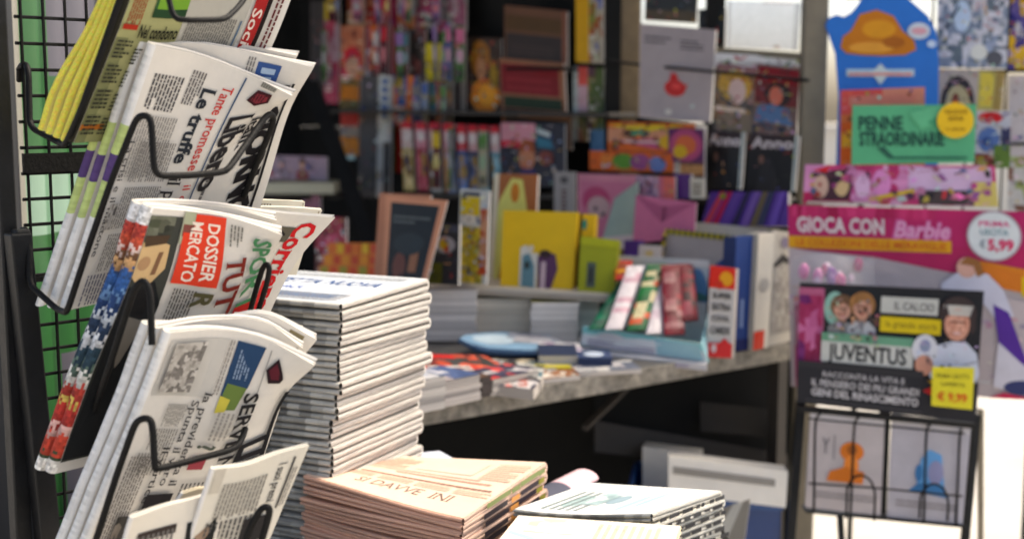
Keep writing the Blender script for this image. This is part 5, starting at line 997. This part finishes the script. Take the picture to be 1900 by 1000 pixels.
# right end: packet, blue album, white albums, comic
box3('puzzle_box', 'grey puzzle book with yellow and black hazard border and a blue triangle', 'book', (1236, 424), (1384, 440), (1376, 520), (1226, 506), 3.50, 3.30, .01, (176, 166, 164),
     lambda S: (S.poly([(.5, 0), (.98, .85), (.98, 0)], (34, 66, 124)), S.rect(0, .88, 1, 1, (190, 176, 60)), [S.rect(.03 + .075 * k, .88, .06 + .075 * k, 1, (30, 28, 26)) for k in range(13)], S.rect(0, 0, .05, .9, (196, 170, 60)), [S.rect(0, .05 + .22 * k, .05, .15 + .22 * k, (40, 34, 30)) for k in range(4)], S.rect(.93, 0, 1, .95, (200, 184, 90)), [S.rect(.93, .05 + .2 * k, 1, .14 + .2 * k, (30, 28, 26)) for k in range(5)]), part='cover')
box3('sticker_packet', 'upright white packet with a red head and four black words', 'packet', (1318, 492), (1366, 498), (1358, 664), (1310, 662), 3.11, 3.09, .04, (206, 200, 194),
     lambda S: (S.rect(0, .76, 1, 1, (206, 54, 40)), S.ell(.65, .87, .26, .08, (220, 160, 50)), S.ell(.4, .8, .16, .05, (190, 60, 40)), S.text('SUPER', .14, .65, .06, BK, .03, w=.74), S.text('EXTRA', .14, .52, .07, BK, .03, w=.74), S.text('COOL', .16, .40, .06, BK, .03, w=.70), S.text('CARDS', .12, .26, .075, BK, .03, w=.76), S.rect(0, 0, 1, .16, (196, 56, 56)), S.ell(.3, .1, .1, .05, (214, 190, 190)), S.poly([(.5, .16), (.7, .22), (.9, .16)], (196, 56, 56))), part='printed_front')
box3('album', 'dark blue album standing between the packet and the white one', 'album', (1366, 440), (1408, 436), (1396, 648), (1358, 652), 3.17, 3.2, .05, (34, 62, 116), lambda S: (S.rect(.3, .2, .45, .45, (130, 146, 180)), S.rect(.05, .0, .95, .1, (24, 34, 80))), part='cover')
box3('album', 'white album with a red foot beside the dark blue one', 'album', (1408, 434), (1438, 432), (1424, 644), (1396, 650), 3.18, 3.22, .05, (210, 204, 192), lambda S: (S.rect(0, 0, .7, .16, (190, 60, 40)), S.ell(.5, .55, .3, .06, (170, 166, 160))), part='cover')
box3('comic_book', 'off white comic with grey line drawings at the right end of the counter', 'comic', (1434, 428), (1472, 430), (1470, 632), (1420, 644), 3.22, 3.26, .02, (196, 190, 180), lambda S: (S.photo(.15, .1, .9, .7, [(190, 184, 174), (160, 154, 148), (180, 174, 166), (140, 134, 130)], 4, 8, 3), S.poly([(.1, .7), (.5, .8), (.95, .72), (.9, .7), (.5, .77), (.2, .68)], (50, 46, 46)), S.ell(.6, .9, .2, .05, (140, 130, 150))), part='cover')
box3('puzzle_box', 'wide white book lying behind the hazard bordered puzzle book', 'book', (1290, 412), (1440, 426), (1438, 450), (1288, 440), 3.55, 3.4, .02, (206, 200, 190), lambda S: S.rect(.8, .1, .98, .8, (176, 166, 180)), part='cover')

# ================================================================ right: hanging cards, posters and the wire book rack
def outline(name, label, cat, pts, d, th, col, art, mt=None, group=None, dfn=None, parts=('board', 'print')):
    """flat cut-out card of real thickness with the outline pts (px)"""
    D = dfn or (lambda x: d); v = [P(x, y, D(x)) for x, y in pts]; n = Vector((0, 1, 0)) * th; k = len(v); root = empty(name, Vector((v[0].x, v[0].y, min(q.z for q in v))), label, cat, group)
    mb = MB(); mb.add(v + [q + n for q in v], [tuple(range(k - 1, -1, -1)), tuple(range(k, 2 * k))] + [(i, (i + 1) % k, (i + 1) % k + k, i + k) for i in range(k)], col); chld(mb, parts[0], CARD, root)
    x0, x1 = min(p[0] for p in pts), max(p[0] for p in pts); y0, y1 = min(p[1] for p in pts), max(p[1] for p in pts)
    S = Surf(lambda s, t, w: P(x0 + (x1 - x0) * s, y1 - (y1 - y0) * t, D(x0 + (x1 - x0) * s)) + Vector((0, -w - .001, 0)), (x1 - x0) * D(x0) / FP, (y1 - y0) * D(x0) / FP, MB(), .0005)
    if art: art(S)
    chld(S.mb, parts[1], mt or GLOSS, root); return root
Dr = lambda x: 3.30 - (x - 1480) * .0004
BLU = (20, 104, 178)
# hanging sheets behind (comics, far right)
item('comic_sheet', 'sketchy blue grey comic cover hanging at the top right', 'comic', 'comics hanging at the far right', (1740, -20), (1872, -20), (1868, 128), (1738, 126), 3.5, 3.46, .006, lambda S: (S.photo(0, 0, 1, 1, [(170, 174, 184), (130, 140, 156), (200, 200, 208), (110, 120, 130), (150, 160, 180)], 9, 9, 3), S.ell(.6, .2, .12, .1, (220, 220, 214)), S.ell(.35, .65, .12, .2, (190, 206, 226)), S.ell(.82, .12, .12, .1, (90, 90, 96)), S.rect(.55, .9, .95, 1, (206, 170, 200)), S.poly([(.1, .5), (.3, .8), (.32, .78), (.14, .48)], (60, 66, 80))), (180, 180, 186))
item('comic_sheet', 'violet and yellow comic at the very top right corner', 'comic', 'comics hanging at the far right', (1868, -20), (1960, -20), (1960, 140), (1866, 130), 3.56, 3.5, .006, lambda S: (S.photo(0, 0, 1, 1, [(170, 160, 200), (206, 170, 60), (90, 80, 140), (190, 190, 200)], 7, 8, 5), S.ell(.1, .6, .1, .1, (40, 40, 110))), (170, 160, 190))
item('magazine', 'grey magazine with a dark arch shape hanging under the sketchy comic', 'magazine', 'magazines hanging at the far right', (1742, 128), (1816, 130), (1812, 204), (1740, 202), 3.44, 3.42, .006, lambda S: (S.ell(.5, .1, .44, .74, (46, 40, 44)), S.ell(.5, .05, .32, .56, (170, 160, 130)), S.ell(.45, .2, .1, .2, (110, 60, 50)), S.poly([(.2, 0), (.45, .22), (.7, 0)], (206, 120, 60))), (170, 160, 156))
item('magazine', 'yellow paged magazine hanging right of the arch picture', 'magazine', 'magazines hanging at the far right', (1816, 132), (1866, 134), (1856, 206), (1812, 204), 3.42, 3.40, .006, lambda S: (S.rect(.1, .1, .6, .95, (206, 188, 90)), S.rect(.66, 0, 1, 1, (150, 130, 80))), (180, 170, 110))
item('magazine', 'magazine with a red oval heading and a blue picture right of the green card', 'magazine', 'magazines hanging at the far right', (1808, 206), (1876, 206), (1874, 312), (1806, 312), 3.44, 3.40, .006, lambda S: (S.ell(.45, .88, .34, .1, (190, 40, 44)), S.ell(.4, .5, .3, .22, (96, 120, 170)), S.ell(.35, .46, .14, .08, (60, 80, 130)), S.rect(.55, 0, 1, .4, (96, 120, 60)), S.photo(0, 0, .55, .25, [(150, 140, 70), (110, 60, 50), (190, 180, 170)], 4, 3, 3), S.rect(.75, .4, 1, .7, (60, 60, 90))), (196, 196, 204))
item('magazine', 'narrow pale magazine hanging at the right edge below the violet comic', 'magazine', 'magazines hanging at the far right', (1872, 140), (1960, 140), (1960, 400), (1870, 390), 3.58, 3.52, .006, lambda S: (S.photo(0, 0, 1, .4, [(150, 160, 110), (190, 190, 190), (120, 90, 80)], 4, 6, 5),), (196, 192, 196))
# blue cut-out hanging card (plain golden patch in place of its picture)
pts = [(1548, 330), (1552, 300), (1556, 180), (1550, 100), (1540, 72), (1532, 48), (1538, 34), (1552, 28), (1566, 32), (1580, 24), (1592, 10), (1606, -14), (1664, -14), (1690, 2), (1722, 30), (1738, 60), (1742, 120), (1740, 330)]
outline('hanging_card', 'bright blue hanging card with a scalloped top and a golden patch', 'card', pts, 3.36, .004, BLU,
        lambda S: (S.poly([(.13, .70), (.15, .76), (.22, .79), (.3, .88), (.45, .905), (.6, .87), (.68, .79), (.78, .74), (.80, .69), (.7, .66), (.5, .655), (.3, .66), (.18, .67)], (176, 112, 26)), S.ell(.47, .80, .15, .05, (196, 140, 40)), S.ell(.4, .70, .2, .03, (206, 150, 66)), S.ell(.6, .73, .1, .03, (150, 90, 20)),
                   S.rect(.18, .545, .78, .585, (170, 196, 210)), S.poly([(.40, .565), (.48, .615), (.56, .565), (.48, .50)], (190, 204, 206)), S.lines(.2, .55, .76, .58, 1, (206, 140, 130), seed=3, word=.014),
                   S.ell(.82, .79, .10, .045, (196, 206, 216)), S.ell(.82, .79, .07, .02, (206, 160, 170)), S.ell(.93, .72, .04, .02, (190, 206, 226))))
item('magazine', 'orange magazine with pale arcs in front of the blue card', 'magazine', None, (1560, 168), (1716, 162), (1716, 310), (1558, 320), 3.31, 3.27, .006, lambda S: (S.rect(0, .7, .5, 1, (206, 90, 84)), S.rect(.5, .7, 1, 1, (210, 140, 120)), S.rect(.1, .8, .9, .92, (206, 130, 116)), S.ell(.2, .6, .16, .14, (196, 110, 70)), S.ell(.86, .6, .16, .14, (206, 170, 140)), S.rect(0, 0, .2, .6, (196, 96, 40)), S.rect(.02, .3, .16, .5, (210, 160, 60))), (206, 120, 70))
def tk(s): return s
outline('promo_card', 'green promotional card lettered PENNE STRAORDINARIE with a yellow disc', 'card', [(1580, 306), (1582, 196), (1812, 194), (1808, 302)], 3.2, .003, (84, 160, 120),
        lambda S: (S.text('PENNE', .05, .58, .22, (28, 66, 58), .03, w=.36), S.text('STRAORDINARIE', .06, .32, .22, (28, 66, 58), .03, w=.68), S.poly([(.2, .28), (.3, .10), (.34, .12), (.26, .3)], (40, 84, 70)), S.lines(.3, .1, .92, .17, 1, (40, 90, 76), seed=2, word=.014), S.poly([(.45, .85), (.7, .98), (.75, .7), (.55, .6)], (100, 172, 132)), S.poly([(.6, .7), (.8, .95), (.82, .5)], (74, 148, 110))))
yd = [(1773 + 34 * math.cos(a * math.pi / 14), 224 + 33 * math.sin(a * math.pi / 14)) for a in range(28)][::-1]
outline('round_sticker', 'round yellow disc stuck on the corner of the green card', 'sticker', yd, 3.19, .002, (216, 180, 30), lambda S: (S.text('NUOVE', .2, .68, .13, (130, 96, 20), .01, w=.62), S.text('SERIE', .28, .50, .11, (130, 96, 20), .01, w=.44), S.text('in edicola', .22, .22, .09, (140, 104, 24), .01, w=.54)), parts=('disc', 'print'))
# tall wire display frame that carries the hanging cards and comics
cr_ = empty('card_stand', P(1760, 1000, 3.62), 'tall thin wire stand behind the hanging cards and comics at the right', 'display stand')
def srod(x0, z0, x1, z1, r=.004, nm='wire'):
    A_ = P(x0, 300, 3.60 - (x0 - 1540) * .0001); B_ = P(x1, 300, 3.60 - (x1 - 1540) * .0001); mb = MB(); mb.tube([Vector((A_.x, A_.y, z0)), Vector((B_.x, B_.y, z1))], r, smooth=0); chld(mb, nm, WIRE, cr_)
for x in (1600, 1935): srod(x, 0, x, 2.1, .008, 'upright')
for z in (1.0, 1.2, 1.4, 1.6, 1.8, 2.0): srod(1560, z, 1945, z)
for x in (1660, 1720, 1790, 1860): srod(x, .95, x, 2.05, .003)
# pink header poster
item('poster', 'pink poster strip with dolls and flowers above the GIOCA CON poster', 'poster', None, (1494, 306), (1846, 308), (1852, 384), (1490, 378), 3.24, 3.14, .004,
     lambda S: (S.photo(0, 0, 1, 1, [(206, 110, 160), (214, 150, 190), (190, 70, 120), (220, 170, 200)], 14, 4, 3), S.rect(0, .0, .25, .3, (176, 40, 90)), S.rect(.55, .35, .98, .95, (214, 186, 214)), S.poly([(.05, .1), (.08, .8), (.2, .9), (.26, .5), (.24, .1)], (70, 40, 50)), S.ell(.09, .45, .04, .3, (206, 176, 160)), S.ell(.2, .5, .04, .3, (206, 180, 140)), S.poly([(.04, .85), (.14, 1), (.12, .8)], (190, 40, 50)), S.ell(.31, .45, .04, .3, (226, 190, 220)), S.ell(.41, .55, .05, .35, (220, 150, 200)), S.rect(.60, .02, .88, .38, (70, 60, 60)), S.rect(.88, 0, 1, .6, (206, 190, 120)), S.poly([(.35, .1), (.58, .3), (.58, .42), (.34, .18)], (206, 176, 70)), S.rect(.02, .0, .35, .06, (206, 190, 180))), (206, 110, 160), part='print', block='board')
# big GIOCA CON poster
MG = (176, 44, 100)
def art_gioca(S):
    S.rect(0, .76, 1, 1, MG); S.photo(0, .94, .6, 1, [(190, 60, 110), (160, 36, 84)], 20, 1, 3)
    S.poly([(0, .76), (.68, .70), (.68, .76), (.3, .80)], (170, 40, 90)); S.poly([(.3, .74), (.66, .66), (1, .60), (1, .80), (.3, .80)], (172, 40, 92))
    S.text('GIOCA CON', .035, .855, .08, (226, 214, 214), .035, w=.36)
    S.text('Barbie', .425, .838, .095, (206, 106, 160), .06, w=.235, shear=.25); S.text('Barbie', .43, .843, .085, (226, 170, 200), .02, w=.225, shear=.25)
    S.rect(0, .765, .66, .83, (214, 160, 40)); S.text('LE COLLEZIONI DELLE MERAVIGLIE', .03, .78, .035, (196, 96, 40), .02, w=.61)
    S.poly([(.72, .74), (1, .68), (1, .55), (.9, .60), (.72, .66)], (206, 130, 44)); S.poly([(.94, .66), (1, .65), (1, .53), (.94, .56)], (214, 180, 30))
    S.poly([(0, .765), (.35, .70), (.65, .62), (1, .50), (1, 0), (0, 0)], (196, 184, 184)); S.poly([(.72, .70), (.8, .71), (1, .64), (1, .55), (.8, .60)], (204, 122, 44)); S.poly([(.93, .655), (1, .63), (1, .53), (.93, .55)], (214, 184, 30))
    S.busy(3, 90, [(206, 110, 160), (226, 190, 206), (120, 60, 110), (200, 196, 200), (150, 60, 90), (214, 170, 120)], .0, .30, .6, .56, .3); S.busy(4, 50, [(226, 222, 226), (176, 170, 178), (206, 150, 180)], .4, .05, 1, .5, .3)
    # round price mark
    S.ell(.825, .865, .105, .135, (180, 170, 176), 28); S.ell(.825, .865, .098, .125, (222, 226, 226), 28); S.text('PRIMA', .765, .915, .03, (200, 80, 130), .02, w=.12); S.text('USCITA', .77, .87, .03, (100, 140, 150), .02, w=.11); S.text('€', .77, .80, .04, (120, 130, 140), .02, w=.02); S.text('5,99', .80, .79, .055, (200, 40, 100), .04, w=.1)
    # skating girl, generic: white top, violet cape
    S.poly([(.62, .60), (.70, .68), (.80, .66), (.86, .58), (.90, .44), (.84, .40), (.8, .52), (.70, .50), (.62, .48)], (216, 214, 226)); S.ell(.72, .69, .04, .055, (220, 176, 160)); S.poly([(.69, .71), (.72, .75), (.77, .73), (.785, .66), (.76, .64), (.745, .71)], (150, 104, 62))
    S.poly([(.82, .50), (.88, .46), (.96, .16), (.92, .12), (.84, .30)], (88, 50, 140)); S.poly([(.84, .30), (.92, .2), (1, .12), (1, .0), (.82, .06)], (216, 212, 220)); S.ell(.93, .06, .07, .04, (56, 60, 100)); S.poly([(.80, .0), (.86, .03), (1, .0), (1, -.0)], (190, 30, 80))
    S.ell(.16, .52, .13, .035, (206, 160, 170)); S.photo(.02, .0, .16, .5, [(176, 110, 130), (150, 60, 100), (190, 140, 160), (120, 40, 70)], 5, 8, 4); S.ell(.55, .50, .04, .03, (190, 90, 120))
    S.rect(.02, .47, .5, .50, (190, 120, 120)); S.ell(.17, .54, .04, .02, (226, 226, 230)); S.ell(.32, .54, .05, .02, (226, 226, 230))
item('poster', 'large magenta and grey poster reading GIOCA CON with a round price mark', 'poster', None, (1462, 380), (1930, 394), (1930, 742), (1468, 716), 3.20, 3.02, .004, art_gioca, (196, 184, 184), busy=0, part='print', block='board')
# football book header in front
def art_juv(S):
    S.rect(0, 0, 1, 1, (30, 28, 30)); S.rect(.0, .3, .14, .96, (176, 100, 130)); S.photo(.0, .32, .13, .9, [(190, 110, 150), (150, 50, 90), (110, 40, 100)], 3, 6, 3)
    S.rect(.14, .43, .45, .97, (26, 28, 30)); S.ell(.2, .8, .06, .14, (150, 190, 176)); S.person(.24, .5, .42, hair=(110, 84, 60), top=(150, 150, 150), skin=(206, 160, 140), w=.16); S.person(.35, .5, .45, hair=(150, 110, 70), top=(190, 192, 196), skin=(206, 160, 140), w=.16)
    S.rect(.45, .79, .76, .92, (196, 196, 190)); S.text('IL CALCIO', .52, .82, .06, (96, 94, 94), .02, w=.22); S.rect(.45, .64, .78, .76, (206, 184, 40)); S.text('la grande storia', .48, .68, .05, (150, 130, 30), .02, w=.28)
    S.rect(.13, .52, .64, .60, (110, 156, 130)); S.rect(.13, .36, .64, .53, (206, 206, 200)); S.text('JUVENTUS', .175, .385, .125, (36, 38, 40), .03, w=.43)
    # child with a ball, white sweater
    S.ell(.865, .82, .10, .13, (60, 48, 46)); S.rect(.79, .81, .945, .88, (200, 196, 188)); S.ell(.865, .73, .068, .125, (206, 154, 134)); S.photo(.815, .65, .915, .80, [(206, 154, 134), (190, 138, 118), (214, 166, 146), (180, 128, 110)], 5, 5, 8); S.rect(.80, .80, .935, .845, (196, 190, 182)); S.rect(.825, .745, .905, .758, (110, 76, 66)); S.ell(.865, .665, .022, .010, (214, 180, 176)); S.poly([(.78, .78), (.80, .9), (.82, .8)], (60, 48, 46)); S.poly([(.93, .8), (.95, .9), (.965, .7), (.94, .66)], (60, 48, 46))
    S.poly([(.72, .36), (.76, .56), (.84, .60), (.92, .60), (.98, .52), (1, .36), (.98, .28), (.74, .3)], (206, 210, 222)); S.ell(.70, .52, .07, .12, (216, 216, 222)); S.ell(.70, .55, .03, .05, (150, 154, 180)); S.ell(.70, .40, .05, .08, (200, 150, 130)); S.rect(.78, .30, .97, .34, (150, 110, 96))
    S.busy(8, 70, [(206, 200, 196), (40, 40, 44), (150, 150, 150), (206, 160, 140), (120, 80, 70)], .14, .5, .45, .9, .25); S.busy(9, 40, [(226, 226, 226), (60, 60, 70), (170, 176, 190)], .66, .34, .98, .62, .2)
    S.rect(0, .0, 1, .30, (36, 34, 38)); S.rect(0, .30, .7, .35, (46, 44, 46))
    S.text('RACCONTA LA VITA E', .14, .235, .045, (200, 196, 196), .01, w=.46); S.text('IL PENSIERO DEI PIU GRANDI', .08, .155, .055, (206, 202, 202), .015, w=.60); S.text('GENI DEL RINASCIMENTO', .08, .075, .058, (214, 210, 210), .02, w=.60); S.rect(.05, .03, .7, .036, (90, 88, 88))
    S.poly([(.70, .20), (.78, .27), (.78, .15)], (170, 40, 40)); S.poly([(.72, .28), (.80, .30), (.80, .24)], (206, 160, 40))
item('book_header', 'black header board lettered JUVENTUS with players and a child holding a ball', 'header board', None, (1484, 524), (1826, 540), (1808, 782), (1478, 744), 3.02, 2.94, .006, art_juv, (34, 32, 36), busy=0, part='print', block='board', blockcol=(34, 32, 36))
item('price_card', 'bright yellow price card on the lower right corner of the black header', 'price card', None, (1730, 680), (1808, 682), (1804, 760), (1728, 752), 2.915, 2.895, .002, lambda S: (S.text('PRIMA USCITA', .1, .72, .11, (110, 104, 30), .01, w=.8), S.text('OFFERTA', .2, .52, .1, (120, 110, 30), .01, w=.6), S.text('€ 9,99', .14, .16, .2, (206, 100, 40), .03, w=.72)), (220, 208, 70), part='print', block='card')
CLEAR = mat('clear_bag_film', (235, 238, 240), .08, noise=.02, bump=1.0, bscale=22, spec=.8, alpha=.16)
fn_rows = [[(1468, 476, 3.13), (1520, 470, 3.08), (1580, 476, 3.10), (1622, 482, 3.13)], [(1466, 560, 3.12), (1520, 560, 3.05), (1580, 560, 3.06), (1626, 562, 3.12)], [(1470, 640, 3.12), (1520, 640, 3.07), (1580, 640, 3.08), (1622, 640, 3.12)]]
fnb, lub, lvb = gridmap(fn_rows); tb = empty('toy_bag', fnb(.5, 0, -.02), 'clear plastic bag of small pink and violet toys hanging behind the black header', 'toy bag')
mb = MB(); mb.grid(lambda u, v: fnb(u, v, .004 * math.sin(u * 19) * math.sin(v * 13)), 24, 24, (235, 238, 240)); chld(mb, 'film', CLEAR, tb, smooth=True)
rg = random.Random(3)
for k in range(16):
    u, v = .06 + .9 * rg.random(), .45 + .5 * rg.random(); p = fnb(u, v, -.018); r_ = rg.uniform(.007, .015); cc = rg.choice([(206, 100, 150), (176, 50, 110), (226, 150, 190), (130, 60, 140), (226, 200, 214)])
    mb = MB(); mb.grid(lambda a, b, p=p, r_=r_: p + Vector((math.cos(6.2832 * a) * math.sin(math.pi * b) * r_, math.sin(6.2832 * a) * math.sin(math.pi * b) * r_ * .6, -math.cos(math.pi * b) * r_ * 1.5)), 10, 8, cc); chld(mb, 'toy', PLAST, tb, smooth=True)
# wire book rack under the header
br = empty('book_rack', P(1640, 1000, 3.0), 'dark wire rack holding two grey books under the black header', 'book rack')
def rod(pts, r=.003, name='wire'):
    mb = MB(); mb.tube([P(*p) for p in pts], r, smooth=2); chld(mb, name, WIRE, br, smooth=True)
def frm(name, a, b, w, mt=DARKM):
    A_, B_ = P(*a), P(*b); mb = MB(); mb.box(A_ - Vector((w / 2, 0, 0)), B_ - A_, (w, 0, 0), (0, .02, 0)); chld(mb, name, mt, br, bevel=.001)
frm('frame_post', (1488, 745, 3.03), (1462, 1080, 3.03), .020); frm('frame_post', (1815, 770, 2.97), (1786, 1080, 2.97), .016)
frm('frame_post', (1645, 750, 3.02), (1636, 958, 3.02), .022)
frm('stay', (1822, 760, 3.05), (1822, 1080, 3.35), .010, TAUPE)
frm('support_leg', (1560, 945, 3.02), (1568, 1080, 3.02), .012)
A_ = P(1480, 754, 3.0); B_ = P(1812, 786, 2.94); mb = MB(); mb.box(A_, B_ - A_, (0, .02, 0), (0, 0, -.012)); chld(mb, 'top_rail', DARKM, br)
A_ = P(1496, 948, 3.0); B_ = P(1792, 976, 2.94); mb = MB(); mb.box(A_, B_ - A_, (0, .05, 0), (0, 0, -.004)); chld(mb, 'bottom_rail', DARKM, br)
for xs in ((1506, 1586), (1664, 1742)):
    for q in range(2): pass
for (x, dx_) in ((1512, -2), (1584, -6), (1718, -4), (1780, -6)):
    rod([(x + 14, 762 + (x - 1512) * .09, 2.99), (x + 2, 775 + (x - 1512) * .09, 2.945), (x, 800 + (x - 1512) * .09, 2.94), (x + dx_, 948 + (x - 1512) * .09, 2.95)])
rod([(1500, 776, 2.945), (1790, 804, 2.90)], .0025); rod([(1500, 896, 2.945), (1640, 906, 2.92), (1786, 920, 2.90)], .0025)
for (x, y) in ((1570, 880), (1706, 896)):
    rod([(x, 960, 2.95), (x + 2, y + 22, 2.93), (x + 14, y + 4, 2.925), (x + 30, y, 2.925), (x + 46, y + 10, 2.925), (x + 54, y + 34, 2.93), (x + 52, 965, 2.95)], .0028)
def art_gb(blob, k):
    def f(S):
        S.rect(0, .90, 1, 1, (206, 202, 204)); S.lines(.1, .12, .9, .2, 2, (150, 144, 144), seed=k, word=.012)
        if k == 0:
            S.text('Y', .18, .58, .16, (110, 108, 112), .01, w=.1); S.text('l', .32, .52, .26, (130, 128, 130), .0, w=.03); S.ell(.58, .62, .16, .10, blob); S.ell(.58, .48, .10, .10, tuple(min(255, c + 20) for c in blob)); S.poly([(.26, .30), (.3, .40), (.5, .46), (.76, .42), (.74, .30)], blob); S.ell(.58, .64, .07, .05, tuple(c * .75 for c in blob))
        else:
            S.poly([(.26, .28), (.38, .36), (.72, .36), (.8, .24), (.5, .26)], blob); S.poly([(.36, .36), (.40, .6), (.5, .70), (.66, .66), (.72, .36)], tuple(min(255, c + 40) for c in blob)); S.ell(.6, .48, .1, .12, (150, 150, 180)); S.ell(.38, .46, .05, .08, blob)
    return f
item('book', 'grey book with an orange bust drawing in the left side of the wire rack', 'book', None, (1504, 762), (1642, 774), (1634, 956), (1494, 940), 3.0, 2.98, .02, art_gb((206, 122, 50), 0), (192, 184, 184))
item('book', 'grey book with a blue bust drawing in the right side of the wire rack', 'book', None, (1656, 766), (1802, 788), (1786, 972), (1646, 958), 2.98, 2.95, .02, art_gb((70, 124, 170), 1), (188, 184, 190))
# ---- under the counter: blue crate, white boxes, ledge
bc = empty('blue_crate', P(1300, 1000, 2.95), 'blue plastic crate standing under the counter behind the white newspaper stack', 'crate')
NV = (28, 62, 112)
mb = MB(); A_ = P(1165, 918, 3.1); A_.z -= .25; ex = Vector((.36, -.06, 0)); ey = Vector((.05, .30, 0)); h = Vector((0, 0, .25))
mb.box(A_, ex, ey, (0, 0, .01), NV); chld(mb, 'base', PLAST, bc)
for nme, o_, e_ in (('side', A_, ex), ('side', A_ + ey, ex), ('end', A_, ey), ('end', A_ + ex, ey)):
    t_ = Vector((-e_.y, e_.x, 0)).normalized() * .006; mb = MB(); mb.box(o_, e_, t_, h, NV); mb.box(o_ + h - Vector((0, 0, .02)) - t_ * .6, e_, t_ * .5, (0, 0, .02), (40, 78, 130)); chld(mb, nme, PLAST, bc, bevel=.001)
for k, (x0, y0, x1, y1, dq, l) in enumerate(((1192, 828, 1300, 915, 3.30, 'white paper parcel with a soft top standing at the left under the shelf'), (1240, 846, 1462, 915, 3.02, 'long pale box with a grey slot lying under the shelf'))):
    box3('white_box', l, 'box', (x0, y0), (x1, y0 + (x1 - x0) * .13), (x1 - 4, y1 + (x1 - x0) * .12), (x0, y1), dq, dq - .03, .10, (236, 232, 224), lambda S, k=k: (S.rect(.04, .55, .9, .75, (150, 146, 140)) if k else S.rect(.5, .2, .9, .5, (206, 202, 194))))
item('paper_sheet', 'grey card leaning on the front of the blue crate', 'paper', None, (1330, 945), (1392, 925), (1380, 1010), (1310, 1010), 2.84, 2.80, .003, lambda S: S.poly([(.1, .0), (.5, 1), (.8, 1), (.5, 0)], (206, 204, 196)), (150, 146, 138))
# bollard-like far wall giving the pale street beyond
fw = empty('street_wall', Vector((6, 16, 0)), 'low pale street wall far behind the kiosk, seen in the bright gaps', 'wall')
mb = MB(); mb.box((-2, 16, 0), (22, 0, 0), (0, .3, 0), (0, 0, 1.2), (214, 210, 202)); chld(mb, 'wall_body', CARD, fw)
mb = MB(); mb.box((-2.05, 15.95, 1.2), (22.1, 0, 0), (0, .4, 0), (0, 0, .08), (200, 196, 190)); chld(mb, 'coping', CARD, fw)
